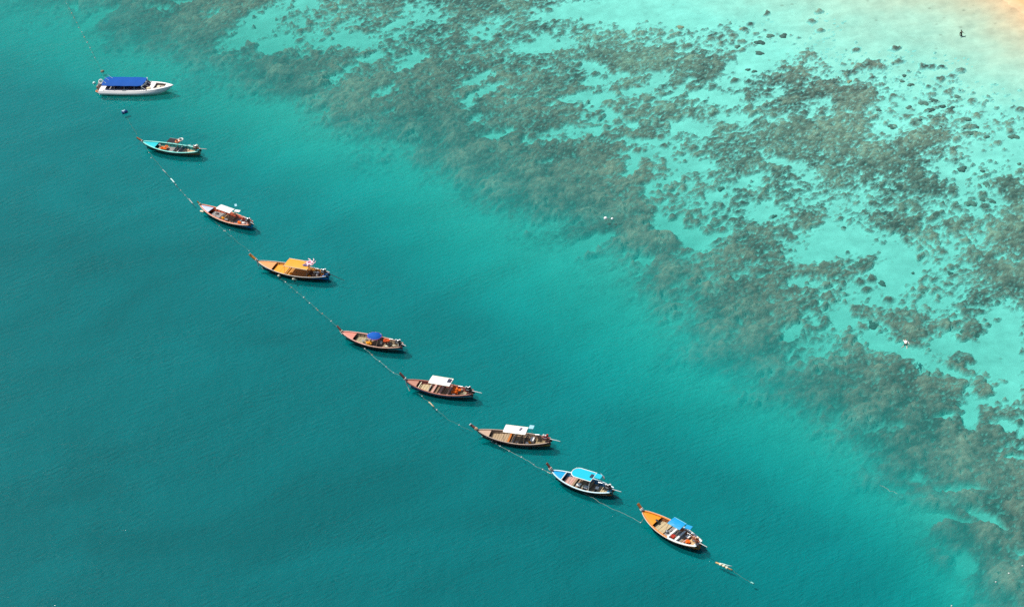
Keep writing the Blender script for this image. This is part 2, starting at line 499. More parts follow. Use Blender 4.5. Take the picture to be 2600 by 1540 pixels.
# ---- sand
def sand_material():
    m = bpy.data.materials.new("sand")
    m.use_nodes = True
    nt = m.node_tree
    b = nt.nodes["Principled BSDF"]
    b.inputs["Roughness"].default_value = 0.95
    b.inputs["Specular IOR Level"].default_value = 0.1
    g = N(nt, "ShaderNodeNewGeometry")
    sp = N(nt, "ShaderNodeSeparateXYZ")
    nt.links.new(g.outputs["Position"], sp.inputs[0])
    # dry and wet beach sand is golden, submerged coral sand has the water's loss of red light in its colour
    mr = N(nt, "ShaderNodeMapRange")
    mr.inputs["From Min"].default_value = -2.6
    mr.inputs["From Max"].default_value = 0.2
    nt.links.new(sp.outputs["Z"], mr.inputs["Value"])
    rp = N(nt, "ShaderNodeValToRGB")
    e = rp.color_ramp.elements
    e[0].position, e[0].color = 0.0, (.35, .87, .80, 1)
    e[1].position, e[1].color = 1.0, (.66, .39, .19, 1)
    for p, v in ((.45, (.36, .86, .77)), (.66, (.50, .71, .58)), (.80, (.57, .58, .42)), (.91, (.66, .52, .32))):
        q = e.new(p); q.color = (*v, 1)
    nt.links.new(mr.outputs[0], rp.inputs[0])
    n1 = N(nt, "ShaderNodeTexNoise"); n1.inputs["Scale"].default_value = .35; n1.inputs["Detail"].default_value = 8; n1.inputs["Roughness"].default_value = .65
    nt.links.new(g.outputs["Position"], n1.inputs["Vector"])
    r2 = N(nt, "ShaderNodeMapRange")
    r2.inputs["To Min"].default_value = .80; r2.inputs["To Max"].default_value = 1.15
    r2.inputs["From Min"].default_value = .3; r2.inputs["From Max"].default_value = .7
    nt.links.new(n1.outputs["Fac"], r2.inputs["Value"])
    # scattered rubble and weed specks
    mp = N(nt, "ShaderNodeMapping"); mp.inputs["Scale"].default_value = (1, 1, .01)
    nt.links.new(g.outputs["Position"], mp.inputs[0])
    vo = N(nt, "ShaderNodeTexVoronoi"); vo.inputs["Scale"].default_value = .55
    nt.links.new(mp.outputs[0], vo.inputs["Vector"])
    sc_ = N(nt, "ShaderNodeSeparateColor"); nt.links.new(vo.outputs["Color"], sc_.inputs[0])
    gt = N(nt, "ShaderNodeMath", operation='GREATER_THAN'); gt.inputs[1].default_value = .80
    nt.links.new(sc_.outputs[0], gt.inputs[0])
    sm = N(nt, "ShaderNodeMapRange"); sm.interpolation_type = 'SMOOTHSTEP'
    sm.inputs["From Min"].default_value = .22; sm.inputs["From Max"].default_value = .10
    nt.links.new(vo.outputs["Distance"], sm.inputs["Value"])
    ml = N(nt, "ShaderNodeMath", operation='MULTIPLY'); nt.links.new(gt.outputs[0], ml.inputs[0]); nt.links.new(sm.outputs[0], ml.inputs[1])
    m2 = N(nt, "ShaderNodeMath", operation='MULTIPLY'); nt.links.new(ml.outputs[0], m2.inputs[0]); m2.inputs[1].default_value = .35
    mx = N(nt, "ShaderNodeMix", data_type='RGBA', blend_type='MULTIPLY'); mx.inputs["Factor"].default_value = 1
    nt.links.new(rp.outputs[0], mx.inputs["A"]); nt.links.new(r2.outputs[0], mx.inputs["B"])
    mz = N(nt, "ShaderNodeMix", data_type='RGBA')
    nt.links.new(m2.outputs[0], mz.inputs["Factor"]); nt.links.new(mx.outputs["Result"], mz.inputs["A"]); mz.inputs["B"].default_value = (.16, .17, .12, 1)
    nt.links.new(mz.outputs["Result"], b.inputs["Base Color"])
    return m


def coral_material(cov_attr=True):
    m = bpy.data.materials.new("coral" if cov_attr else "coral_head")
    m.use_nodes = True
    nt = m.node_tree
    b = nt.nodes["Principled BSDF"]
    b.inputs["Roughness"].default_value = 0.95
    b.inputs["Specular IOR Level"].default_value = 0.05
    g = N(nt, "ShaderNodeNewGeometry")
    n1 = N(nt, "ShaderNodeTexNoise"); n1.inputs["Scale"].default_value = 1.9; n1.inputs["Detail"].default_value = 7; n1.inputs["Roughness"].default_value = .75
    nt.links.new(g.outputs["Position"], n1.inputs["Vector"])
    rp = N(nt, "ShaderNodeValToRGB")
    e = rp.color_ramp.elements
    e[0].position, e[0].color = 0.22, (.085, .080, .060, 1)
    e[1].position, e[1].color = 0.95, (.50, .46, .30, 1)
    q = e.new(.42); q.color = (.185, .160, .115, 1)
    q = e.new(.62); q.color = (.29, .25, .170, 1)
    if cov_attr:
        a = N(nt, "ShaderNodeAttribute", attribute_name="tone")
        ad = N(nt, "ShaderNodeMath", operation='MULTIPLY_ADD'); ad.inputs[1].default_value = .75; ad.inputs[2].default_value = -.36
        nt.links.new(n1.outputs["Fac"], ad.inputs[0])
        s = N(nt, "ShaderNodeMath", operation='ADD'); nt.links.new(ad.outputs[0], s.inputs[0]); nt.links.new(a.outputs["Fac"], s.inputs[1])
        nt.links.new(s.outputs[0], rp.inputs[0])
        c = N(nt, "ShaderNodeAttribute", attribute_name="cover")
        mx = N(nt, "ShaderNodeMix", data_type='RGBA')
        nt.links.new(c.outputs["Fac"], mx.inputs["Factor"])
        mx.inputs["A"].default_value = (.35, .85, .78, 1)  # sand between the corals, with the same loss of red light
        # water's teal light is mixed into the tint; slope corals are pinker and browner
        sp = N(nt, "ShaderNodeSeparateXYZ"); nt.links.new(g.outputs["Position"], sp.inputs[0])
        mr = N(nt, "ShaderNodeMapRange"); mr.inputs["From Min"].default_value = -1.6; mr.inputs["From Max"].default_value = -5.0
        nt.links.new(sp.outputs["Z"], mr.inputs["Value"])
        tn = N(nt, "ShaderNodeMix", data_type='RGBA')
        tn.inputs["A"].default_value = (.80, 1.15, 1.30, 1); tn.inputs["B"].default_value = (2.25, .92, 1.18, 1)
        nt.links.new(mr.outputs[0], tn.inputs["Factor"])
        mt = N(nt, "ShaderNodeMix", data_type='RGBA', blend_type='MULTIPLY'); mt.inputs["Factor"].default_value = 1
        nt.links.new(rp.outputs[0], mt.inputs["A"]); nt.links.new(tn.outputs["Result"], mt.inputs["B"])
        nt.links.new(mt.outputs["Result"], mx.inputs["B"])
        nt.links.new(mx.outputs["Result"], b.inputs["Base Color"])
    else:
        oi = N(nt, "ShaderNodeObjectInfo")
        ad = N(nt, "ShaderNodeMath", operation='MULTIPLY_ADD'); ad.inputs[1].default_value = .25
        nt.links.new(oi.outputs["Random"], ad.inputs[0]); nt.links.new(n1.outputs["Fac"], ad.inputs[2])
        sb = N(nt, "ShaderNodeMath", operation='SUBTRACT'); nt.links.new(ad.outputs[0], sb.inputs[0]); sb.inputs[1].default_value = .12
        nt.links.new(sb.outputs[0], rp.inputs[0])
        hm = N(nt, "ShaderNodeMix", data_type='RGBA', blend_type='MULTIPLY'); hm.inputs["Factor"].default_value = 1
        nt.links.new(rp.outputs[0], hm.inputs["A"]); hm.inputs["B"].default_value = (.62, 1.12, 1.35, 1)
        nt.links.new(hm.outputs["Result"], b.inputs["Base Color"])
    bp = N(nt, "ShaderNodeBump"); bp.inputs["Strength"].default_value = .8; bp.inputs["Distance"].default_value = .3
    nt.links.new(n1.outputs["Fac"], bp.inputs["Height"]); nt.links.new(bp.outputs[0], b.inputs["Normal"])
    return m


def water_material(layer=0):
    """layer 0: the surface with its reflections and the clear absorbing body; 1: an added sheet coloured as the light scattered inside the water"""
    m = bpy.data.materials.new("sea_water" if layer == 0 else "scattered_light")
    m.use_nodes = True
    nt = m.node_tree
    nt.nodes.clear()
    L = nt.links.new
    out = N(nt, "ShaderNodeOutputMaterial")
    g = N(nt, "ShaderNodeNewGeometry")
    dep = N(nt, "ShaderNodeAttribute", attribute_name="depth")
    # waves: wind ripples running up to the right, over a slacker chop, patched by gusts
    def wave(scale, rot, sx, sy, detail, rough, dist=0.0):
        mp = N(nt, "ShaderNodeMapping")
        mp.inputs["Rotation"].default_value = (0, 0, -R(rot))
        mp.vector_type = 'TEXTURE'
        mp.inputs["Rotation"].default_value = (0, 0, R(rot))
        mp.inputs["Scale"].default_value = (sx, sy, 1)
        L(g.outputs["Position"], mp.inputs[0])
        n = N(nt, "ShaderNodeTexNoise", noise_dimensions='2D')
        n.inputs["Scale"].default_value = scale
        n.inputs["Detail"].default_value = detail
        n.inputs["Roughness"].default_value = rough
        n.inputs["Distortion"].default_value = dist
        L(mp.outputs[0], n.inputs["Vector"])
        return n
    w1 = wave(1.0, 21, 1.55, .62, 3.5, .62, .4)
    w2 = wave(1.0, 13, 7.0, 2.2, 3.0, .55, .3)
    w3 = wave(1.0, 27, .55, .30, 1.0, .5)
    gust = wave(1.0, 18, 17, 7.5, 4.0, .6, .8)
    h = N(nt, "ShaderNodeMath", operation='MULTIPLY_ADD'); h.inputs[1].default_value = .6
    L(w2.outputs["Fac"], h.inputs[0]); L(w1.outputs["Fac"], h.inputs[2])
    h2 = N(nt, "ShaderNodeMath", operation='MULTIPLY_ADD'); h2.inputs[1].default_value = .07
    L(w3.outputs["Fac"], h2.inputs[0]); L(h.outputs[0], h2.inputs[2])
    gs = N(nt, "ShaderNodeMapRange"); gs.interpolation_type = 'SMOOTHSTEP'
    gs.inputs["From Min"].default_value = .36; gs.inputs["From Max"].default_value = .66
    gs.inputs["To Min"].default_value = .56; gs.inputs["To Max"].default_value = .88
    L(gust.outputs["Fac"], gs.inputs["Value"])
    # ripples die out in the lee by the shore
    lee = N(nt, "ShaderNodeMapRange"); lee.inputs["From Min"].default_value = 1; lee.inputs["From Max"].default_value = 8
    lee.inputs["To Min"].default_value = .35; lee.inputs["To Max"].default_value = 1.0
    L(dep.outputs["Fac"], lee.inputs["Value"])
    st = N(nt, "ShaderNodeMath", operation='MULTIPLY'); L(gs.outputs[0], st.inputs[0]); L(lee.outputs[0], st.inputs[1])
    bump = N(nt, "ShaderNodeBump"); bump.inputs["Distance"].default_value = .34
    L(st.outputs[0], bump.inputs["Strength"]); L(h2.outputs[0], bump.inputs["Height"])
    # how much of the light the column of water turns back, and its colour, by depth
    mr = N(nt, "ShaderNodeMapRange"); mr.inputs["From Max"].default_value = 20
    L(dep.outputs["Fac"], mr.inputs["Value"])
    fac = N(nt, "ShaderNodeValToRGB")
    e = fac.color_ramp.elements
    e[0].position, e[0].color = 0.0, (0, 0, 0, 1)
    e[1].position, e[1].color = .85, (.97, .97, .97, 1)
    for p, v in ((.06, .015), (.15, .12), (.25, .29), (.33, .46), (.45, .75), (.60, .92)):
        q = e.new(p); q.color = (v, v, v, 1)
    L(mr.outputs[0], fac.inputs[0])
    wc = N(nt, "ShaderNodeValToRGB")
    e = wc.color_ramp.elements
    e[0].position, e[0].color = .15, (.010, .46, .41, 1)
    e[1].position, e[1].color = .90, (.0, .162, .178, 1)
    for p, v in ((.34, (.0, .46, .43)), (.50, (.0, .255, .270)), (.68, (.0, .190, .205))):
        q = e.new(p); q.color = (*v, 1)
    L(mr.outputs[0], wc.inputs[0])
    # broad random patches of lighter and darker water colour
    cl = wave(1.0, 18, 30, 15, 5.0, .6, .6)
    cm = N(nt, "ShaderNodeMapRange"); cm.inputs["From Min"].default_value = .3; cm.inputs["From Max"].default_value = .7
    cm.inputs["To Min"].default_value = .88; cm.inputs["To Max"].default_value = 1.12
    L(cl.outputs["Fac"], cm.inputs["Value"])
    wm = N(nt, "ShaderNodeMix", data_type='RGBA', blend_type='MULTIPLY'); wm.inputs["Factor"].default_value = 1
    L(wc.outputs[0], wm.inputs["A"]); L(cm.outputs[0], wm.inputs["B"])
    df = N(nt, "ShaderNodeBsdfDiffuse"); L(wm.outputs["Result"], df.inputs["Color"]); L(bump.outputs[0], df.inputs["Normal"])
    tr = N(nt, "ShaderNodeBsdfTransparent")
    share = N(nt, "ShaderNodeMath", operation='MULTIPLY'); share.inputs[1].default_value = .30
    L(fac.outputs[0], share.inputs[0])
    if layer == 0:
        ff = share
    else:                                   # the rest of it: (f - s) / (1 - s)
        sub = N(nt, "ShaderNodeMath", operation='SUBTRACT'); L(fac.outputs[0], sub.inputs[0]); L(share.outputs[0], sub.inputs[1])
        om = N(nt, "ShaderNodeMath", operation='SUBTRACT'); om.inputs[0].default_value = 1; L(share.outputs[0], om.inputs[1])
        ff = N(nt, "ShaderNodeMath", operation='DIVIDE'); L(sub.outputs[0], ff.inputs[0]); L(om.outputs[0], ff.inputs[1])
    mix = N(nt, "ShaderNodeMixShader"); L(ff.outputs[0], mix.inputs[0]); L(tr.outputs[0], mix.inputs[1]); L(df.outputs[0], mix.inputs[2])
    if layer == 1:
        L(mix.outputs[0], out.inputs["Surface"])
        return m
    gl = N(nt, "ShaderNodeBsdfGlossy"); gl.inputs["Roughness"].default_value = .13
    # mirror-like facets see gentler slopes than the body of the water does
    b2 = N(nt, "ShaderNodeBump"); b2.inputs["Distance"].default_value = .34
    weak = N(nt, "ShaderNodeMath", operation='MULTIPLY'); weak.inputs[1].default_value = .40
    L(st.outputs[0], weak.inputs[0]); L(weak.outputs[0], b2.inputs["Strength"]); L(h2.outputs[0], b2.inputs["Height"])
    L(b2.outputs[0], gl.inputs["Normal"])
    fr = N(nt, "ShaderNodeFresnel"); fr.inputs["IOR"].default_value = 1.333; L(b2.outputs[0], fr.inputs["Normal"])
    top = N(nt, "ShaderNodeMixShader"); L(fr.outputs[0], top.inputs[0]); L(mix.outputs[0], top.inputs[1]); L(gl.outputs[0], top.inputs[2])
    L(top.outputs[0], out.inputs["Surface"])
    va = N(nt, "ShaderNodeVolumeAbsorption"); va.inputs["Color"].default_value = (0.0, .59, .53, 1); va.inputs["Density"].default_value = .128
    L(va.outputs[0], out.inputs["Volume"])
    return m


seabed = grid_mesh("seabed", xs, ys, bed)
seabed.data.materials.append(sand_material())
tag(seabed, "pale sandy sea floor rising to a golden beach", "seabed", kind="structure")
reef = grid_mesh("coral_reef", xs, ys, Z, keep=C > .02, attrs={"cover": C, "tone": tone})
reef.data.materials.append(coral_material())
tag(reef, "broken grey-brown coral reef under clear turquoise water", "coral reef", kind="stuff")

# ---- the water: a closed body, so that its volume tints what lies below
wxs, wys = axis(BX0 - 4, BX1 + 4, 2.0, 1300), axis(BY0 - 4, BY1 + 4, 2.0, 1300)
wgx, wgy = np.meshgrid(wxs, wys)
wd_ = bay_depth(wgx, wgy)
water = grid_mesh("water", wxs, wys, np.zeros_like(wgx), attrs={"depth": np.maximum(wd_, 0)})
bm = bmesh.new()
bm.from_mesh(water.data)
be = [e for e in bm.edges if e.is_boundary]
ex = bmesh.ops.extrude_edge_only(bm, edges=be)
nv = [v for v in ex["geom"] if isinstance(v, bmesh.types.BMVert)]
for v in nv: v.co.z = -26
bmesh.ops.contextual_create(bm, geom=[e for e in ex["geom"] if isinstance(e, bmesh.types.BMEdge)])
bmesh.ops.recalc_face_normals(bm, faces=bm.faces)
bm.to_mesh(water.data)
bm.free()
water.data.materials.append(water_material())
tag(water, "clear turquoise bay, deep teal to the left and pale green towards the beach", "water", kind="structure")

# light is turned back from within the water, not from its skin: this added sheet stands in for most of it and catches the boats' shadows
mxs, mys = axis(BX0 - 4, BX1 + 4, 1.0, 1290), axis(BY0 - 4, BY1 + 4, 1.0, 1290)
mgx, mgy = np.meshgrid(mxs, mys)
md_ = bay_depth(mgx, mgy)
scatter_layer = grid_mesh("water_scatter_sheet", mxs, mys, -np.clip(md_ * .22, .0, .72) - .02 + .16 * fbm(mgx * .5, mgy * .5, 2, 300) * (md_ > 1.5), keep=md_ > .9, attrs={"depth": np.maximum(md_, 0)})
scatter_layer.data.materials.append(water_material(1))
tag(scatter_layer, "added sheet standing in for light scattered just below the sea surface", "water", kind="structure")

# ================================================================== boats
WOOD = paint("bare_wood", (.36, .24, .15), .7, .5, 5, grain=True)
TAN = paint("tan_boards", (.46, .34, .21), .8, .5, 4, grain=True)
KHAKI = paint("khaki_boards", (.42, .36, .22), .8, .5, 4)
GREYB = paint("grey_boards", (.34, .33, .32), .8, .5, 4)
PINKB = paint("pinkish_boards", (.62, .36, .30), .7, .4, 4)
YELB = paint("amber_boards", (.88, .36, .01), .6, .3, 2)
DARK = paint("sooty_black", (.025, .024, .024), .6, .2)
BLACK = paint("black_rubber", (.012, .012, .013), .5, .1)
STEEL = paint("galvanised_steel", (.45, .46, .47), .35, .3, 10, .7)
WHITE = paint("white_paint", (.80, .79, .75), .4, .22, 3)
CREAM = paint("cream_foam", (.80, .74, .55), .8, .3, 6)
GARL = paint("garland_cloth", (.85, .62, .40), .9, .4, 14)
ORANGE = paint("orange_fabric", (.90, .17, .015), .8, .25, 9)
AMBER = paint("amber_fabric", (.95, .38, .02), .8, .25, 9)
RED = paint("red_fabric", (.55, .05, .03), .8, .3, 9)
PINK = paint("pink_vinyl", (.90, .28, .40), .35, .15, 5)
PALEPINK = paint("pale_pink_vinyl", (.92, .62, .66), .35, .15, 5)
BLUEF = paint("blue_fabric", (.0, .10, .50), .85, .2, 4)
SKYB = paint("sky_blue_paint", (.03, .38, .75), .4, .2, 4)
PANEL = paint("solar_cells", (.05, .06, .09), .15, .1, 8)
TEALIN = paint("teal_lining", (.02, .20, .22), .6, .3, 4)
ROPEM = paint("pale_rope", (.55, .52, .42), .9, .3, 10)
SKIN = paint("skin", (.50, .30, .20), .6, .1, 8)
MAG = paint("magenta_trim", (.45, .10, .30), .8, .3, 9)


def P(name, col, rough=.45, wear=.28, scale=4.0):
    return paint(name, col, rough, wear, scale)


class Longtail:
    """a wooden longtail boat: local x runs from the bow (-) to the stern (+), y to the far side, z up from the water"""

    def __init__(self, bow, stern, tip, label, c):
        b, s = at(*bow, 1.05), at(*stern, .85)
        self.L = (b.xy - s.xy).length
        rz = math.atan2(s.y - b.y, s.x - b.x)
        mid = (b + s) / 2
        self.B = c.get('beam', 1.02) * 1.1
        self.c = c
        self.root = empty("longtail_boat", (mid.x, mid.y, 0), rz, label, "boat", "longtail boats moored in a line")
        self.M = Matrix.Translation((mid.x, mid.y, 0)) @ Matrix.Rotation(rz, 4, 'Z')
        self.rz = rz
        # the stem leans forward; find how high its head is from where the photograph shows it
        best = None
        for k in range(60):
            z = 1.2 + k * .05
            q = self.M.inverted() @ at(*tip, z)
            e = abs(q.y)
            if best is None or e < best[0]: best = (e, z, q)
        self.tipz = min(max(best[1], 1.5), 3.0)
        self.tip = self.M.inverted() @ at(*tip, self.tipz)
        self.hull()
        self.stem()
        self.deck()
        self.tail()
        self.canopy()

    def X(self, t): return (t - .5) * self.L

    def hb(self, t):                       # half beam at the gunwale
        if t < .55: return self.B * (1 - (1 - t / .55) ** 2.1) ** .80 + .03
        return self.B * (1 - .62 * ((t - .55) / .45) ** 2.1) + .03

    def sh(self, t):                       # height of the gunwale
        return .60 + .52 * max(0, 1 - t / .62) ** 2.3 + .30 * max(0, (t - .55) / .45) ** 2

    def sect(self, t, u, inset=0.0):
        """point on the half section: u 0 at the keel, 1 at the gunwale"""
        w, h = self.hb(t) - inset, self.sh(t)
        keel = -.40 + (h - .15 + .40) * max(0, 1 - t / .16) ** 2.2 + .22 * max(0, (t - .8) / .2)
        z = keel + (h - keel) * u + inset * (1 - u)
        full = .62 + .30 * min(1, t / .4) if t < .6 else .92 - .30 * (t - .6) / .4
        y = w * (u ** (1.15 - full * .72))
        return y, z

    def hull(self):
        c, n = self.c, 30
        ts = [i / n for i in range(n + 1)]
        lower, upper, inner = MB(), MB(), MB()
        us_l, us_u = [0, .2, .4, .58, .70], [.70, .80, .90, 1.0]

        def shell(mb, us, inset, tr=(0, 1)):
            tt = [t for t in ts if tr[0] <= t <= tr[1]]
            for s in (-1, 1):
                vs, fs = [], []
                for t in tt:
                    for u in us:
                        y, z = self.sect(t, u, inset)
                        vs.append((self.X(t), s * max(y, 0), z))
                k = len(us)
                for i in range(len(tt) - 1):
                    for j in range(k - 1):
                        q = (i * k + j, (i + 1) * k + j, (i + 1) * k + j + 1, i * k + j + 1)
                        fs.append(q if s < 0 else q[::-1])
                mb.add(vs, fs)
        shell(lower, us_l, 0)
        lower.add([(self.X(1), s * self.sect(1, u)[0], self.sect(1, u)[1]) for u in us_l for s in (-1, 1)],
                  [(2 * i, 2 * i + 1, 2 * i + 3, 2 * i + 2) for i in range(len(us_l) - 1)])
        lower.build("lower_hull", P(*c['lower']), self.root)
        shell(upper, us_u, 0)
        upper.add([(self.X(1), s * self.sect(1, u)[0], self.sect(1, u)[1]) for u in us_u for s in (-1, 1)],
                  [(2 * i, 2 * i + 1, 2 * i + 3, 2 * i + 2) for i in range(len(us_u) - 1)])
        upper.build("upper_strake", P(*c['upper']), self.root)
        shell(inner, [.15, .4, .7, .9, 1.0], .055, (.1, 1))
        inner.build("hull_lining", P(*c['inside']), self.root)
        # stern quarters painted in their own colour, standing proud of the planking
        if 'quarter' in c:
            q = MB()
            for s in (-1, 1):
                tt = [.80 + .02 * i for i in range(11)]
                vs = []
                for t in tt:
                    top = .74
                    for u in (.30, .50, top):
                        y, z = self.sect(t, u)
                        vs.append((self.X(t), s * (y + .012), z))
                q.add(vs, [(i * 3 + j, (i + 1) * 3 + j, (i + 1) * 3 + j + 1, i * 3 + j + 1) for i in range(10) for j in range(2)])
            vs = []
            for u in (.25, .5, .78):
                y, z = self.sect(1, u)
                vs += [(self.X(1) + .014, -y, z), (self.X(1) + .014, y, z)]
            q.add(vs, [(0, 1, 3, 2), (2, 3, 5, 4)])
            q.build("stern_quarter", P(*c['quarter']), self.root)
        # rubbing strake
        if 'stripe' in c:
            for s in (-1, 1):
                pts = []
                for t in [.03 + .97 * i / 24 for i in range(25)]:
                    y, z = self.sect(t, .70)
                    pts.append((self.X(t), s * (y + .02), z))
                MB().tube(pts, .035, 5).build("rubbing_strake", P(*c['stripe']), self.root)
        # gunwales: a flat capping rail, in one or two colours along its length
        for s in (-1, 1):
            for (t0, t1, col) in c['gunwale']:
                g = MB()
                m = max(4, int(28 * (t1 - t0)))
                vs, fs = [], []
                wd = c.get('rail', .075)
                for i in range(m + 1):
                    t = t0 + (t1 - t0) * i / m
                    y, z = self.hb(t), self.sh(t)
                    for dy, dz in ((wd, 0), (wd, .05), (-wd, .05), (-wd, 0)):
                        vs.append((self.X(t), s * max(y + dy, .005), z + dz))
                for i in range(m):
                    for j in range(4):
                        fs.append((i * 4 + j, (i + 1) * 4 + j, (i + 1) * 4 + (j + 1) % 4, i * 4 + (j + 1) % 4))
                fs += [(0, 1, 2, 3), tuple(m * 4 + j for j in (3, 2, 1, 0))]
                g.add(vs, fs)
                g.build("gunwale", P(*col), self.root)
            if 'trim' in c:                # thin outer moulding in a second colour
                pts = [(self.X(t), s * (self.hb(t) + c.get('rail', .075) + .025), self.sh(t) + .02) for t in [.01 + .98 * i / 26 for i in range(27)]]
                MB().tube(pts, .038, 5).build("gunwale_trim", P(*c['trim']), self.root)

    def stem(self):
        c = self.c
        a = Vector((self.X(0) + .35, 0, self.sh(0) - .55))
        b = Vector((self.X(0) - .05, 0, self.sh(0) + .05))
        d = Vector((self.tip.x, 0, self.tipz))
        m = (b + d) / 2 + Vector((.06, 0, -.06))
        mb = MB()
        vs, fs = [], []
        wmax = c.get('stemw', .17)
        for p, w, th, up in ((a, .07, .12, Vector((.7, 0, .7))), (b, .09, .13, Vector((.75, 0, .66))), (m, wmax * .85, .11, Vector((.72, 0, .7))), (d, wmax, .08, Vector((.7, 0, .7)))):
            for sy, k in ((-w, 1), (w, 1), (w, -1), (-w, -1)):
                vs.append(p + Vector((0, sy, 0)) + up.normalized() * th * k)
        for i in range(3):
            for j in range(4):
                fs.append((i * 4 + j, (i + 1) * 4 + j, (i + 1) * 4 + (j + 1) % 4, i * 4 + (j + 1) % 4))
        fs += [(0, 1, 2, 3), (15, 14, 13, 12)]
        mb.add(vs, fs)
        mb.build("stem_post", P(*c['stem']), self.root)
        if c.get('stemcap'):
            dirv = (d - m).normalized()
            cp = MB()
            k = Matrix.Translation(d + dirv * .03) @ dirv.to_track_quat('Z', 'Y').to_matrix().to_4x4()
            cp.box(-.10, .10, -wmax - .02, wmax + .02, -.05, .06, k)
            cp.build("stem_cap", WHITE, self.root)
        g = MB()
        for i in range(c.get('garland', 3)):
            p = b + (m - b) * (.15 + .28 * i)
            rot = (m - b).normalized().to_track_quat('Z', 'Y').to_matrix()
            g.ring(p, .17 + .02 * (i % 2), .055, 12, 5, rot=rot)
        if c.get('ribbon'):
            g.tube([b + Vector((.02, -.14, -.02)), b + Vector((.10, -.24, -.35)), b + Vector((.22, -.26, -.80))], [.06, .07, .09], 5)
        g.build("garland", c.get('garmat', GARL), self.root)

    def plate(self, t0, t1, z, inset, n=8, crown=0.0, mb=None, th=.03):
        mb = mb or MB()
        top, vs, fs = [], [], []
        for i in range(n + 1):
            t = t0 + (t1 - t0) * i / n
            w = max(self.hb(t) - inset, .01)
            zz = z(t) if callable(z) else z
            for k in (-1, -.5, 0, .5, 1):
                vs.append((self.X(t), w * k, zz + crown * (1 - k * k)))
        b = len(vs)
        vs += [(x, y, q - th) for x, y, q in vs]
        for i in range(n):
            for j in range(4):
                a = i * 5 + j
                fs += [(a, a + 5, a + 6, a + 1), (b + a, b + a + 1, b + a + 6, b + a + 5)]
        for j in range(4):
            fs += [(j, j + 1, b + j + 1, b + j), (n * 5 + j + 1, n * 5 + j, b + n * 5 + j, b + n * 5 + j + 1)]
        for i in range(n):
            fs += [(i * 5, b + i * 5, b + i * 5 + 5, i * 5 + 5), (i * 5 + 4, i * 5 + 9, b + i * 5 + 9, b + i * 5 + 4)]
        return mb.add(vs, fs)

    def deck(self):
        c = self.c
        t1 = c.get('fore', .20)
        self.plate(.015, t1, lambda t: self.sh(t) - .05, .05, crown=.05).build("foredeck", P(*c['deck']), self.root)
        if c.get('coaming'):
            w = self.hb(t1) - .08
            MB().box(self.X(t1) - .05, self.X(t1) + .03, -w, w, self.sh(t1) - .10, self.sh(t1) + .04).build("deck_edge", P(*c['coaming']), self.root)
        self.plate(.94, .995, lambda t: self.sh(t) - .06, .05, n=3).build("stern_deck", P(*c.get('sterndeck', c['deck'])), self.root)
        # bottom boards, laid across
        self.plate(.06, .97, .10, .22, n=20).build("bilge", DARK, self.root)
        rnd = random.Random(int(self.L * 1000))
        for (t0, t1, zf, mat, pitch) in c['floors']:
            x, k = self.X(t0), 0
            while x < self.X(t1) - .05:
                w = pitch * rnd.uniform(.92, 1.05)
                tm = (x + w / 2) / self.L + .5
                y = max(self.hb(tm) * .98 - .14, .1)
                z = zf + rnd.uniform(-.012, .012)
                MB().box(x, x + w - .035, -y, y, z - .03, z, None).build("plank", mat, self.root)
                x += w
        for t, mat, zf, w in c.get('thwarts', ()):
            y = self.hb(t) - .07
            MB().box(self.X(t) - w / 2, self.X(t) + w / 2, -y, y, zf - .05, zf).build("thwart", mat, self.root)
        # ribs against the lining
        r = MB()
        for i in range(12):
            t = .26 + .058 * i
            for s in (-1, 1):
                pts = []
                for u in (.45, .7, .95):
                    y, z = self.sect(t, u, .075)
                    pts.append((self.X(t), s * y, z))
                r.tube(pts, .03, 4)
        r.build("ribs", P(*c['inside']), self.root, kind="stuff")

    def tail(self):
        c = self.c
        x, z = self.X(.955), self.sh(.97) + .10
        dk, hd = c.get('engine', DARK), c.get('head', STEEL)
        side = c.get('eny', 0.0)
        rot = Matrix.Translation((x, side, z)) @ Matrix.Rotation(R(c.get('swing', 0)), 4, 'Z')
        e = MB()
        e.box(-.45, .25, -.22, .22, .10, .50, rot).box(-.30, .10, -.16, .16, .50, .66, rot).box(.25, .45, -.12, .12, .14, .40, rot)
        en = e.build("engine", dk, self.root)
        h = MB()
        h.tube([rot @ Vector((-.12 + .14 * i, 0, .66)) for i in range(2)], .10, 8)
        h.ell(rot @ Vector((-.30, .0, .70)), .16, .13, .12, 8, 5)
        h.build("air_filter", hd, en)
        t = MB()
        t.ell(rot @ Vector((.12, .22, .62)), .18, .12, .12, 8, 5)
        t.build("fuel_tank", c.get('tank', WHITE), en)
        p = MB().tube([rot @ Vector((-.2, -.23, .4)), rot @ Vector((-.2, -.40, .55)), rot @ Vector((.2, -.42, .60))], .045, 6)
        p.build("exhaust_pipe", STEEL, en)
        yk = MB()
        yk.tube([(x, side - .16, z - .35), (x, side - .16, z + .12)], .04, 6).tube([(x, side + .16, z - .35), (x, side + .16, z + .12)], .04, 6)
        yk.build("engine_mount", STEEL, self.root)
        MB().tube([rot @ Vector((-.4, .05, .5)), rot @ Vector((-.9, .08, .62)), rot @ Vector((-1.5, .10, .55))], .025, 5).build("tiller", STEEL, self.root)
        ln, dz = c.get('shaft', (1.5, .0))
        yaw = R(c.get('shaftyaw', -8))
        a = rot @ Vector((.42, -.05, .25))
        b = a + Vector((ln * math.cos(yaw), ln * math.sin(yaw), dz))
        sh = MB().tube([a, b], [.05, .032], 6).build("propeller_shaft", c.get('shaftmat', WHITE), self.root)
        pr = MB()
        dirv = (b - a).normalized()
        q = Matrix.Translation(b) @ dirv.to_track_quat('Z', 'Y').to_matrix().to_4x4()
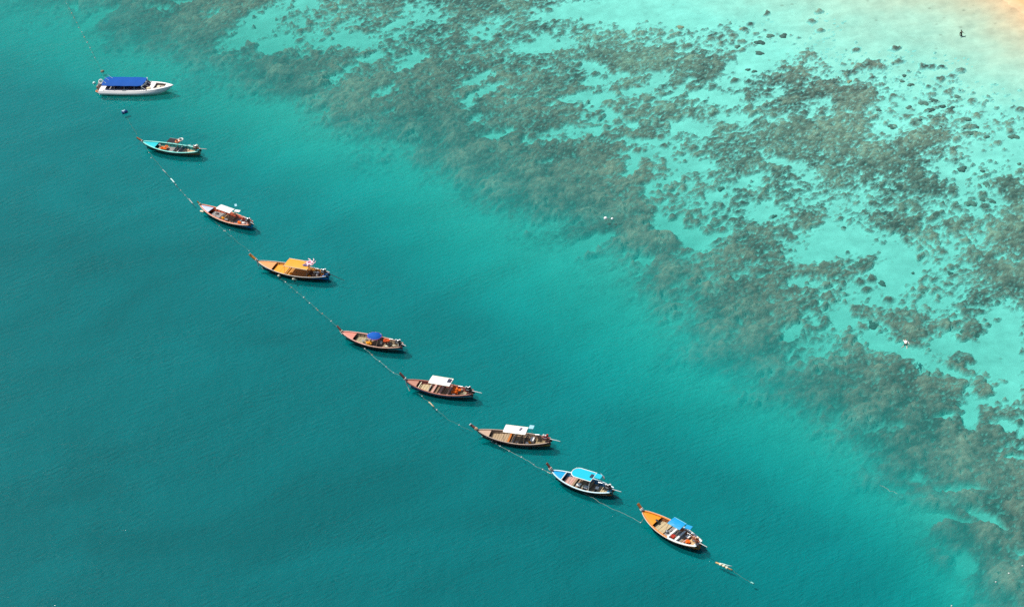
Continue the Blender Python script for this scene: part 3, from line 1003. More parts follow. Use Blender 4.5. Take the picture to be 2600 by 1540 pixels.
        for k in range(3):
            w = 2 * math.pi * k / 3
            pr.add([q @ Vector((math.cos(w + d) * r_, math.sin(w + d) * r_, h_)) for r_, d, h_ in ((.02, 0, 0), (.13, .3, .02), (.16, .0, .0), (.12, -.35, -.02))], [(0, 1, 2, 3)])
        pr.ell(b, .035, .035, .05, 6, 4)
        pr.build("propeller", STEEL, sh)
        if c.get('tyre'):
            tm, ty, tz, r0 = c['tyre']
            MB().ring((x + .15, ty, tz), r0, .07, 16, 6, rot=Matrix.Rotation(R(60), 3, 'Y')).build("fender_ring", tm, self.root)
        for s in (-1, 1):
            MB().box(self.X(.97), self.X(1.0) + .22, s * .30 - .05, s * .30 + .05, self.sh(1) - .42, self.sh(1) + .02).build("stern_timber", P(*c['upper']), self.root)

    def canopy(self):
        cn = self.c['canopy']
        t0, t1, w, h, mat, frame = cn['t0'], cn['t1'], cn['w'], cn['h'], cn['mat'], cn.get('frame')
        y0 = cn.get('y', 0.0)
        x0, x1 = self.X(t0), self.X(t1)
        ps = []
        for x in (x0 + .15, x1 - .15):
            for s in (-1, 1):
                t = x / self.L + .5
                ps.append(MB().tube([(x, s * (self.hb(t) - .08), self.sh(t)), (x, y0 + s * (w - .12), h - .02)], .028, 6).build("canopy_post", cn.get('post', WOOD), self.root))
        m = MB()
        if cn.get('round'):
            pts = [Vector((x1, y0 - w, h)), Vector((x1, y0 + w, h))]
            for i in range(13):
                a = math.pi * i / 12
                pts.append(Vector((x0 + w * .95 - w * .95 * math.sin(a), y0 + w * math.cos(a), h)))
            m.slab(pts, .06)
            cp = m.build("canopy", mat, self.root)
            if frame:
                MB().tube([p + Vector((0, 0, -.02)) for p in pts], .06, 6, closed=True).build("canopy_edge", frame, cp)
        elif cn.get('dome'):
            n = 14
            vs, fs = [Vector((( x0 + x1) / 2, y0, h + .28))], []
            rnd = random.Random(3)
            for k, (rr, zz) in enumerate(((.35, .25), (.7, .16), (1.0, 0), (1.0, -.06))):
                for i in range(n):
                    a = 2 * math.pi * i / n
                    g = 1 + .06 * rnd.uniform(-1, 1) + (.05 if i % 2 else 0)
                    vs.append(Vector(((x0 + x1) / 2 + (x1 - x0) / 2 * rr * math.cos(a) * g, y0 + w * rr * math.sin(a) * g, h + zz)))
            for i in range(n):
                fs.append((0, 1 + i, 1 + (i + 1) % n))
                for k in range(3):
                    a, b = 1 + k * n + i, 1 + k * n + (i + 1) % n
                    fs.append((a, a + n, b + n, b))
            m.add(vs, fs)
            cp = m.build("canopy", mat, self.root)
            tr = MB().tube([v + Vector((0, 0, -.05)) for v in vs[1 + 2 * n:1 + 3 * n]], .055, 5, closed=True)
            tr.build("canopy_edge", cn.get('frame'), cp)
            for i in range(0, n, 2):
                p = vs[1 + 2 * n + i]
                MB().tube([p, p + Vector((0, 0, -.32))], [.07, .03], 5).build("tassel", WHITE if i % 4 else MAG, cp)
        else:
            n = 6
            vs, fs = [], []
            rnd = random.Random(int(t0 * 100))
            for i in range(n + 1):
                for k in (-1, -.5, 0, .5, 1):
                    x = x0 + (x1 - x0) * i / n
                    vs.append((x, y0 + w * k, h + .07 * (1 - k * k) + rnd.uniform(-.012, .012)))
            b = len(vs)
            vs += [(x, y, z - .05) for x, y, z in vs]
            for i in range(n):
                for j in range(4):
                    a = i * 5 + j
                    fs += [(a, a + 5, a + 6, a + 1), (b + a, b + a + 1, b + a + 6, b + a + 5)]
            for j in range(4):
                fs += [(j, j + 1, b + j + 1, b + j), (n * 5 + j + 1, n * 5 + j, b + n * 5 + j, b + n * 5 + j + 1)]
            for i in range(n):
                fs += [(i * 5, b + i * 5, b + i * 5 + 5, i * 5 + 5), (i * 5 + 4, i * 5 + 9, b + i * 5 + 9, b + i * 5 + 4)]
            m.add(vs, fs)
            cp = m.build("canopy", mat, self.root)
            if frame:
                MB().tube([(x0, y0 - w, h), (x1, y0 - w, h), (x1, y0 + w, h), (x0, y0 + w, h)], cn.get('fr', .06), 5, closed=True).build("canopy_edge", frame, cp)
        for (nm, tx, ty, lx, ly, mt, tilt, dz) in cn.get('extras', ()):
            q = Matrix.Translation((self.X(tx), ty, h + .13 + dz)) @ Matrix.Rotation(R(tilt), 4, 'Z')
            MB().box(-lx / 2, lx / 2, -ly / 2, ly / 2, -.03, .03, q).build(nm, mt, self.root)
            if abs(tx - (t0 + t1) / 2) > (t1 - t0) / 2 + .01:
                MB().tube([(self.X(tx), ty, h + .1 + dz), (self.X(tx), ty * .8, self.sh(tx) - .1)], .025, 5).build("panel_post", STEEL, self.root)

    def put(self, mb, name, mat, t, y, z, label, cat, group=None, rz=0.0, smooth=False):
        o = mb.build(name, mat, None, smooth, label, cat, group)
        o.matrix_world = self.M @ Matrix.Translation((self.X(t), y, z)) @ Matrix.Rotation(R(rz), 4, 'Z')
        return o


def life_jacket():
    mb = MB()
    for s in (-1, 1):
        mb.add([(-.28, s * .03, 0), (.28, s * .04, 0), (.26, s * .24, .0), (-.22, s * .26, 0), (-.26, s * .05, .10), (.26, s * .06, .10), (.22, s * .21, .09), (-.20, s * .23, .09)],
               [(3, 2, 1, 0), (4, 5, 6, 7), (0, 1, 5, 4), (1, 2, 6, 5), (2, 3, 7, 6), (3, 0, 4, 7)])
    mb.box(-.30, -.20, -.12, .12, .0, .08)
    return mb


def jackets(bt, t, y, z, n, label, group, mat=ORANGE, spread=.5, seed=1):
    rnd = random.Random(seed)
    first = None
    for i in range(n):
        tt, yy = t + rnd.uniform(-spread, spread) / bt.L * .8, y + rnd.uniform(-spread, spread) * .7
        zz = z + .09 * (i * .6)
        rot = Matrix.Rotation(R(rnd.uniform(0, 360)), 4, 'Z') @ Matrix.Rotation(R(rnd.uniform(-25, 25)), 4, 'X')
        if first is None:
            o = first = life_jacket().build("life_jacket", mat, None, False, label, "life jacket", group)
        else:
            o = first.copy()
            COL.objects.link(o)
        o.matrix_world = bt.M @ Matrix.Translation((bt.X(tt), yy, zz)) @ rot


def lifebuoy(R0=.34, r=.09):
    return MB().ring((0, 0, r), R0, r, 18, 8)


def cushion(lx, ly, lz): return MB().box(-lx / 2, lx / 2, -ly / 2, ly / 2, 0, lz)


def bucket():
    mb = MB()
    n = 10
    vs, fs = [], []
    for r_, z in ((.12, 0), (.17, .3), (.15, .3), (.11, .03)):
        vs += [(r_ * math.cos(2 * math.pi * i / n), r_ * math.sin(2 * math.pi * i / n), z) for i in range(n)]
    for k in range(3):
        for i in range(n): fs.append((k * n + i, k * n + (i + 1) % n, (k + 1) * n + (i + 1) % n, (k + 1) * n + i))
    fs += [tuple(range(n - 1, -1, -1)), tuple(3 * n + i for i in range(n))]
    mb.add(vs, fs)
    return mb.tube([(.17, 0, .3), (.12, 0, .45), (-.12, 0, .45), (-.17, 0, .3)], .012, 4)


def cooler():
    return MB().box(-.33, .33, -.2, .2, 0, .3).box(-.35, .35, -.22, .22, .31, .38)


def fender():
    return MB().tube([(0, 0, -.45), (0, 0, -.38), (0, 0, 0), (0, 0, .38), (0, 0, .45)], [.05, .15, .17, .15, .05], 8)


def heap(seed, rx, ry, rz): return MB().ell((0, 0, rz * .6), rx, ry, rz, 9, 5, lump=.35, seed=seed)


g = 'gunwale'
# ------------------------------------------------------------------ the turquoise boat with the black awning
b2 = Longtail((362.5, 359.9), (505.6, 381.8), (346.7, 348.9), "turquoise longtail boat with a small black awning and dark green hull", dict(
    lower=("dark_green_hull", (.012, .075, .065)), upper=("green_strake", (.015, .16, .13)), inside=("deep_green_lining", (.02, .24, .21)),
    gunwale=[(.0, 1.0, ("aqua_rail", (.28, .82, .72)))], rail=.10, deck=("aqua_deck", (.01, .62, .68)), fore=.24, stem=("orange_brown_wood", (.42, .17, .07)), stemw=.13, garland=1, garmat=WHITE,
    quarter=("tan_quarter", (.45, .26, .12)), sterndeck=("aqua_deck", (.01, .62, .68)),
    floors=[(.27, .40, .28, TAN, .34), (.70, .93, .30, paint("pale_tan_boards", (.62, .42, .26), .8, .4, 4, grain=True), .30), (.42, .68, .2, GREYB, .3)],
    thwarts=[(.56, TEALIN, .48, .12), (.64, WHITE, .48, .10)], engine=paint("rusty_brown", (.28, .14, .07), .8, .5), shaft=(1.5, .05), shaftmat=paint("pale_pink_shaft", (.75, .55, .48), .5), shaftyaw=4,
    canopy=dict(t0=.45, t1=.66, w=.62, y=.45, h=1.75, mat=paint("black_awning", (.035, .030, .034), .85, .2), frame=paint("grey_frame", (.35, .34, .33), .6), fr=.03), tyre=(CREAM, .25, 1.35, .34)))
b2.put(lifebuoy(.40, .08), "lifebuoy", WHITE, .655, .75, 1.86, "white lifebuoy lying on the black awning", "lifebuoy", rz=20)
b2.put(lifebuoy(.36, .09), "lifebuoy", paint("orange_buoy", (.85, .25, .08), .5, .2), .635, .15, 1.86, "orange lifebuoy on the black awning beside a white one", "lifebuoy")
jackets(b2, .385, -.1, .42, 5, "orange life jacket in the heap in front of the black awning", "life jackets on the turquoise boat", seed=4)
b2.put(heap(3, .35, .3, .25), "tarpaulin", DARK, .60, -.45, .3, "crumpled black tarpaulin on the floor below the black awning", "tarpaulin")
b2.put(bucket(), "bucket", WHITE, .27, .45, .3, "white bucket behind the turquoise foredeck", "bucket")

# ------------------------------------------------------------------ the red and cream boat with a short white roof
b3 = Longtail((509, 520.6), (637.4, 567.7), (500.6, 510.7), "longtail boat with orange-red insides, cream rail and a short white roof", dict(
    lower=("black_green_hull", (.015, .06, .06)), upper=("dark_olive_strake", (.05, .06, .03)), inside=("orange_red_lining", (.62, .12, .05)),
    gunwale=[(0, 1, ("orange_red_rail", (.75, .20, .10)))], trim=("cream_moulding", (.85, .76, .58)), rail=.08, deck=("pale_blue_deck", (.55, .62, .82)), fore=.20, stem=("olive_wood", (.30, .24, .10)), stemw=.09, garland=2, garmat=CREAM,
    quarter=("bright_blue_quarter", (.01, .30, .68)), sterndeck=("orange_red_lining", (.62, .12, .05)),
    floors=[(.22, .40, .28, GREYB, .36), (.68, .93, .28, GREYB, .32), (.42, .66, .22, WOOD, .3)], thwarts=[(.42, DARK, .46, .12), (.66, DARK, .5, .16)],
    engine=DARK, shaft=(.9, -.1), tank=WHITE,
    canopy=dict(t0=.36, t1=.63, w=.62, y=.25, h=1.8, mat=WHITE, frame=None, extras=[("side_panel", .70, .62, .9, .55, WHITE, 12, -.1), ("solar_panel", .62, 1.30, .62, .34, paint("pale_blue_panel", (.35, .65, .75), .2, .1), -40, .3)]), tyre=(WHITE, .2, 1.2, .3)))
for k, (t, y, m, lb) in enumerate([(.47, -.35, AMBER, "amber bundle under the edge of the short white roof"), (.54, -.45, GREYB, "grey bundle under the short white roof"), (.77, -.1, ORANGE, "orange bundle on the grey boards behind the short white roof"), (.84, .1, WHITE, "white sack near the stern of the red and cream boat"), (.30, .2, GREYB, "grey sack on the front boards of the red and cream boat")]):
    b3.put(heap(20 + k, .34, .24, .2), "bundle", m, t, y, .28, lb, "bundle")
b3.put(bucket(), "bucket", CREAM, .60, .95, .62, "cream bucket on the far rail beside the short white roof", "bucket")
b3.put(fender(), "log_float", CREAM, .03, -.22, .10, "cream float floating beside the bow of the red and cream boat", "float").rotation_euler = (R(80), 0, .8)

# ------------------------------------------------------------------ the amber boat with the pink float on its roof
b4 = Longtail((654.6, 663.6), (832.3, 697.1), (633.4, 645.1), "large amber longtail boat with a broad orange roof and bright blue stern", dict(
    lower=("navy_hull", (.012, .04, .08)), upper=("deep_blue_strake", (.01, .05, .09)), inside=("amber_lining", (.60, .26, .04)), beam=1.22,
    gunwale=[(0, 1, ("grey_white_rail", (.62, .58, .52)))], rail=.05, deck=("peach_deck", (.88, .38, .14)), fore=.23, stem=("amber_stem", (.72, .30, .05)), stemw=.20, stemcap=True, garland=2, garmat=WHITE, ribbon=True,
    quarter=("vivid_blue_quarter", (.01, .24, .68)), sterndeck=("vivid_blue_quarter", (.01, .24, .68)),
    floors=[(.235, .42, .42, YELB, 1.2), (.42, .70, .3, paint("brown_amber_boards", (.55, .26, .06), .7, .5), .35), (.72, .93, .26, paint("red_brown_boards", (.12, .05, .035), .7, .5), .3)], thwarts=[(.425, WOOD, .5, .10), (.71, WOOD, .5, .12), (.80, WOOD, .5, .08)],
    engine=DARK, head=STEEL, shaft=(2.8, -.75), shaftmat=DARK, shaftyaw=-2,
    canopy=dict(t0=.42, t1=.755, w=.95, y=.12, h=1.75, mat=YELB, frame=paint("pale_orange_frame", (.88, .62, .40), .6), fr=.07)))
pf = MB().ring((0, 0, .12), .40, .14, 18, 8)
rnd_ = random.Random(8)
for k in range(7):
    a = k * .9
    pf.tube([(.5 * math.cos(a), .5 * math.sin(a), .12), (.78 * math.cos(a + .2), .78 * math.sin(a + .2), .16), (.92 * math.cos(a + .5), .92 * math.sin(a + .5), .30)], [.11, .08, .04], 6)
b4.put(pf, "inflatable_ring", [PALEPINK], .735, .62, 1.85, "pink inflatable ring with curling arms lying on the broad orange roof", "inflatable", smooth=True)
b4.put(MB().ell((0, 0, 0), .26, .26, .05, 12, 4), "beach_ball", PINK, .735, .62, 1.93, "bright pink inflatable cushion inside the pink ring on the orange roof", "inflatable")
b4.put(heap(5, .55, .16, .10), "towel", paint("slate_blue_cloth", (.12, .16, .40), .9, .2), .70, -.02, 1.83, "slate blue cloth beside the pink inflatable on the orange roof", "cloth")
for k, (t, y, z, a, lb) in enumerate([(.36, -1.38, .22, 60, "cream fender hanging nearest the bow of the amber boat"), (.585, -1.45, .10, 35, "long cream fender hanging amidships on the amber boat")]):
    o = b4.put(fender(), "fender", CREAM, t, y, z, lb, "fender")
    o.rotation_euler = (R(50), 0, b4.rz + R(a - 60)); o.scale = (1, 1, .7 if k == 0 else 1.1)
for k, (t, y, m, lb) in enumerate([(.79, .5, CREAM, "cream sack by the far rail behind the orange roof"), (.83, .55, WHITE, "white sack by the far rail near the stern of the amber boat"), (.76, -.6, AMBER, "amber sack by the near rail behind the orange roof"), (.85, -.1, STEEL, "grey metal box in front of the engine of the amber boat"), (.80, -.2, WOOD, "brown bundle on the dark boards behind the orange roof"), (.50, -.7, AMBER, "amber bundle below the near edge of the orange roof")]):
    b4.put(heap(40 + k, .26, .2, .2), "bundle", m, t, y, .32, lb, "bundle")

# ------------------------------------------------------------------ the salmon boat with the blue domed awning
b5 = Longtail((868.1, 842.5), (1020, 876.7), (855.8, 827.1), "salmon pink longtail boat with a bright blue domed awning", dict(
    lower=("dark_teal_hull", (.012, .06, .07)), upper=("dusky_red_strake", (.16, .05, .04)), inside=("khaki_lining", (.30, .22, .14)),
    gunwale=[(0, .45, ("salmon_rail", (.78, .40, .32))), (.45, 1, ("dusty_rail", (.55, .33, .24)))], rail=.08, deck=("salmon_deck", (.80, .30, .22)), fore=.21, stem=("salmon_stem", (.55, .17, .12)), stemw=.11, garland=1, garmat=CREAM,
    quarter=("pale_turquoise_quarter", (.06, .50, .60)), sterndeck=("sooty_deck", (.05, .05, .045)),
    floors=[(.22, .44, .30, KHAKI, .36), (.46, .72, .24, WOOD, .32), (.73, .93, .26, paint("olive_boards", (.20, .16, .09), .8, .5), .3)], thwarts=[(.44, WOOD, .5, .1), (.72, WOOD, .52, .14)],
    engine=BLACK, shaft=(.9, -.05), shaftyaw=-12, tank=WHITE, tyre=(CREAM, -.15, .95, .24),
    canopy=dict(t0=.43, t1=.645, w=.80, y=.28, h=1.35, mat=paint("blue_awning", (.0, .10, .46), .75, .2), frame=MAG, dome=True)))
jackets(b5, .485, -.45, .42, 4, "amber life jacket stowed below the near edge of the blue dome", "amber life jackets on the salmon boat", mat=AMBER, spread=.4, seed=9)
jackets(b5, .73, .45, .66, 4, "orange-red life jacket hanging behind the blue dome", "orange life jackets on the salmon boat", mat=paint("orange_red_fabric", (.80, .12, .03), .8, .2), spread=.38, seed=12)
b5.put(bucket(), "bucket", WHITE, .37, -.35, .32, "white bucket on the khaki boards before the blue dome", "bucket")
b5.put(bucket(), "bucket", WHITE, .66, -.1, .5, "white bucket just behind the blue dome", "bucket")
b5.put(MB().ring((0, 0, .08), .25, .09, 14, 6), "tyre", BLACK, .80, -.1, .55, "black tyre on the boards near the stern of the salmon boat", "tyre")
for k, (t, y, m, lb) in enumerate([(.62, -.5, DARK, "black bundle by the near rail below the blue dome"), (.76, -.35, CREAM, "cream cloth on the stern thwart of the salmon boat"), (.40, .15, GREYB, "grey bundle before the blue dome"), (.86, .1, CREAM, "cream cloth in front of the black engine")]):
    b5.put(heap(60 + k, .28, .16, .16), "bundle", m, t, y, .34, lb, "bundle")

# ------------------------------------------------------------------ the brown boat with the big white roof and a blue stripe
b6 = Longtail((1031.6, 965.4), (1199, 996), (1014.8, 946.3), "red-brown longtail boat with a flat white roof and a blue stripe", dict(
    lower=("blue_black_hull", (.012, .05, .14)), upper=("red_brown_strake", (.22, .07, .05)), inside=("dull_red_lining", (.34, .10, .08)), stripe=("light_blue_stripe", (.08, .38, .75)),
    gunwale=[(0, 1, ("red_brown_rail", (.42, .16, .11)))], rail=.08, deck=("dull_pink_deck", (.55, .26, .18)), fore=.17, stem=("dark_red_wood", (.28, .09, .06)), stemw=.15, garland=2, garmat=WHITE, ribbon=True,
    quarter=("grey_green_quarter", (.16, .34, .28)), sterndeck=("sooty_deck", (.05, .05, .045)),
    floors=[(.18, .35, .36, paint("straw_boards", (.58, .46, .27), .8, .5, 4), .42), (.37, .70, .22, WOOD, .3), (.76, .90, .30, KHAKI, .34)], thwarts=[(.355, GREYB, .5, .10), (.42, PINKB, .48, .28), (.53, PINKB, .48, .28), (.65, PINKB, .50, .22), (.20, CREAM, .66, .10)],
    engine=BLACK, head=STEEL, tank=STEEL, shaft=(1.5, -.05), shaftyaw=-3,
    canopy=dict(t0=.37, t1=.69, w=.80, y=.22, h=1.8, mat=paint("bright_white_roof", (.90, .90, .88), .4, .06), frame=paint("yellow_white_edge", (.80, .70, .42), .6), fr=.035, extras=[("solar_panel", .652, .42, .50, .72, PANEL, 0, -.03)]), tyre=None))
jackets(b6, .755, .10, .45, 9, "orange life jacket in the heap behind the flat white roof", "orange life jackets on the red-brown boat", spread=.62, seed=21)
for k, (t, y, m, lb) in enumerate([(.745, -.62, WHITE, "white sack by the near rail beside the orange life jackets"), (.80, .55, CREAM, "cream sack by the far rail behind the orange life jackets"), (.90, -.3, GREYB, "grey sack in front of the black engine on the red-brown boat"), (.70, .3, PINKB, "pink bundle at the back edge of the flat white roof")]):
    b6.put(heap(80 + k, .26, .18, .18), "bundle", m, t, y, .36, lb, "bundle")

# ------------------------------------------------------------------ the plain wooden boat with a white roof and pale blue panel
b7 = Longtail((1213, 1092), (1395.8, 1118), (1194.5, 1077), "long plain wooden longtail boat with a white roof and pale blue panel", dict(
    lower=("black_hull", (.02, .03, .035)), upper=("maroon_strake", (.15, .04, .035)), inside=("brown_lining", (.26, .18, .12)), stripe=("maroon_stripe", (.30, .05, .05)),
    gunwale=[(0, 1, ("weathered_rail", (.50, .38, .30)))], rail=.06, deck=("pale_wood_deck", (.62, .42, .30)), fore=.17, stem=("maroon_stem", (.30, .10, .07)), stemw=.15, stemcap=True, garland=3, garmat=GARL,
    quarter=("ochre_quarter", (.50, .26, .04)), sterndeck=("brown_lining", (.26, .18, .12)),
    floors=[(.175, .42, .36, TAN, .34), (.43, .72, .24, WOOD, .30), (.73, .92, .28, paint("olive_tan_boards", (.36, .27, .15), .8, .5, 4), .32)], thwarts=[(.44, paint("rust_seat", (.55, .17, .03), .7, .3), .48, .26), (.50, GREYB, .46, .14), (.58, WOOD, .46, .14), (.66, DARK, .46, .12)],
    engine=paint("dull_red_cover", (.35, .07, .06), .6, .3), head=WHITE, shaft=(1.55, -.02), shaftyaw=-7, tank=RED,
    canopy=dict(t0=.375, t1=.685, w=.75, y=.22, h=1.8, mat=paint("bright_white_roof", (.90, .90, .88), .4, .06), frame=paint("ochre_edge", (.62, .42, .20), .6), fr=.03, extras=[("roof_hatch", .598, .35, .26, .55, paint("grey_hatch", (.16, .15, .20), .5, .1), -12, -.03), ("pale_panel", .735, .80, .62, .70, paint("pale_blue_panel", (.45, .75, .88), .2, .1), 0, .12)])))
b7.put(cooler(), "cooler_box", WHITE, .755, .12, .30, "white cooler box behind the white roof of the plain wooden boat", "cooler box", rz=90)
for k, (t, y, m, lb) in enumerate([(.70, -.5, WHITE, "white sack by the near rail below the plain boat's white roof"), (.56, -.55, GREYB, "grey coil of rope on the boards below the plain boat's white roof"), (.725, -.3, AMBER, "amber cloth before the white cooler box"), (.63, -.6, DARK, "black bag by the near rail of the plain wooden boat")]):
    b7.put(heap(100 + k, .24, .16, .16), "bundle", m, t, y, .30, lb, "bundle")

# ------------------------------------------------------------------ the light blue boat with the rounded cyan roof
b8 = Longtail((1401.2, 1194.9), (1553.5, 1244.4), (1387.9, 1175), "light blue longtail boat with a cyan roof rounded at the front", dict(
    lower=("dark_blue_hull", (.01, .06, .10)), upper=("deep_teal_strake", (.01, .09, .12)), inside=("mid_blue_lining", (.02, .18, .34)), beam=1.08,
    gunwale=[(0, 1, ("white_blue_rail", (.62, .82, .86)))], rail=.09, deck=("azure_deck", (.01, .42, .80)), fore=.20, coaming=("white_moulding", (.80, .80, .78)), stem=("brick_stem", (.42, .11, .06)), stemw=.14, garland=3, garmat=paint("cream_pink_cloth", (.86, .68, .58), .9, .3),
    quarter=("burnt_orange_quarter", (.52, .14, .02)), sterndeck=("azure_deck", (.01, .42, .80)),
    floors=[(.215, .36, .34, PINKB, .36), (.37, .70, .24, WOOD, .32), (.76, .925, .30, paint("straw_boards", (.58, .46, .27), .8, .5, 4), .34)], thwarts=[(.385, WOOD, .46, .3), (.46, WOOD, .46, .12), (.55, WOOD, .46, .14), (.64, WOOD, .46, .2), (.73, WOOD, .48, .14)],
    engine=DARK, head=WHITE, tank=WHITE, shaft=(1.3, -.1), shaftyaw=5, eny=-.05,
    canopy=dict(t0=.335, t1=.69, w=.86, y=.30, h=1.85, mat=paint("cyan_roof", (.0, .52, .68), .4, .06), frame=paint("cream_white_rim", (.84, .82, .76), .5), round=True, post=WHITE, extras=[("solar_panel", .655, .38, .34, .58, PANEL, 0, -.06), ("rear_panel", .75, .62, .85, .82, paint("cyan_roof", (.0, .52, .68), .4, .06), 0, -.06)])))
b8.put(cushion(.55, .5, .12), "cushion", WHITE, .475, -.42, .5, "white cushion nearest the bow on the light blue boat", "cushion")
b8.put(cushion(.5, .5, .12), "cushion", paint("pale_grey_cushion", (.55, .56, .55), .8, .2), .60, -.45, .5, "grey cushion under the back edge of the cyan roof", "cushion")
b8.put(cushion(.42, .42, .12), "cushion", WHITE, .755, -.02, .5, "white cushion behind the cyan roof near the stern", "cushion", rz=10)
b8.put(heap(7, .14, .3, .1), "cloth", CREAM, .55, -.5, .5, "folded cream cloth between the white and grey cushions", "cloth")
fl = MB().tube([(0, 0, 0), (0, 0, 1.5)], .02, 5)
o = b8.put(fl, "flagpole", STEEL, .765, 1.0, .75, "slim pole with white and red flag on the light blue boat", "flag")
fg = MB()
fg.add([(0, -.01, 1.1), (0, -.01, 1.5), (.30, -.12, 1.36), (.30, -.12, .92), (.62, -.20, 1.22), (.62, -.20, .78), (0, .01, 1.1), (0, .01, 1.5), (.30, -.10, 1.36), (.30, -.10, .92), (.62, -.18, 1.22), (.62, -.18, .78)],
       [(0, 1, 2, 3), (3, 2, 4, 5), (6, 9, 8, 7), (9, 11, 10, 8)])
fg.build("flag", WHITE, o)
MB().add([(.0, -.016, 1.1), (.0, -.016, 1.2), (.30, -.126, 1.03), (.30, -.126, .92), (.62, -.206, .9), (.62, -.206, .78)], [(0, 1, 2, 3), (3, 2, 4, 5)]).build("flag_stripe", RED, o)

# ------------------------------------------------------------------ the orange and white boat with the small blue roof
b9 = Longtail((1632.4, 1297.8), (1774.8, 1380.8), (1619.4, 1277.3), "orange longtail boat with a white stern half and small blue roof", dict(
    lower=("green_black_hull", (.015, .05, .05)), upper=("dark_brown_strake", (.10, .05, .03)), inside=("dark_orange_lining", (.35, .12, .03)), beam=1.12,
    gunwale=[(0, .56, ("orange_rail", (.82, .26, .04))), (.56, 1, ("white_aqua_rail", (.66, .80, .80)))], trim=("off_white_moulding", (.82, .74, .64)), rail=.10, deck=("bright_orange_deck", (.88, .32, .01)), fore=.25, stem=("rust_stem", (.50, .17, .03)), stemw=.17, garland=3, garmat=WHITE,
    quarter=("rust_orange_quarter", (.62, .20, .02)), sterndeck=("white_aqua_rail", (.66, .80, .80)),
    floors=[(.25, .43, .34, paint("straw_boards", (.58, .46, .27), .8, .5, 4), .42), (.44, .70, .2, GREYB, .30), (.80, .925, .32, paint("mat_straw", (.66, .46, .24), .9, .3, 8), .5), (.71, .79, .26, WOOD, .3)], thwarts=[(.54, WHITE, .50, .26), (.66, WHITE, .50, .26), (.775, PINKB, .50, .14)],
    engine=paint("rusty_red_engine", (.36, .12, .06), .7, .4), head=paint("salmon_guard", (.75, .36, .22), .6), tank=GARL, shaft=(1.25, -.1), shaftyaw=4,
    canopy=dict(t0=.47, t1=.685, w=.66, y=.42, h=1.75, mat=paint("azure_roof", (.0, .33, .66), .45, .05), frame=paint("light_azure_edge", (.15, .62, .85), .5), fr=.03, extras=[("blue_panel", .755, .72, .80, .66, paint("azure_roof", (.0, .33, .66), .45, .05), 12, -.05)])))
jackets(b9, .815, -.25, .42, 2, "orange life jacket on the straw mat near the stern of the orange boat", "life jackets on the orange boat", spread=.2, seed=33)
b9.put(cushion(.45, .45, .12), "cushion", WHITE, .765, .45, .5, "white cushion by the far rail behind the small blue roof", "cushion")
jackets(b9, .60, -.7, .42, 2, "red life jacket by the near rail below the small blue roof", "red life jackets on the orange boat", mat=RED, spread=.25, seed=35)
b9.put(heap(9, .3, .2, .14), "net", DARK, .24, .1, .62, "dark purple net in the mouth of the orange foredeck", "net")
for k, (t, y, m, lb) in enumerate([(.46, -.3, STEEL, "grey crate on the boards before the small blue roof"), (.49, .2, GREYB, "grey-brown bundle before the small blue roof")]):
    b9.put(heap(120 + k, .24, .18, .16), "bundle", m, t, y, .28, lb, "bundle")

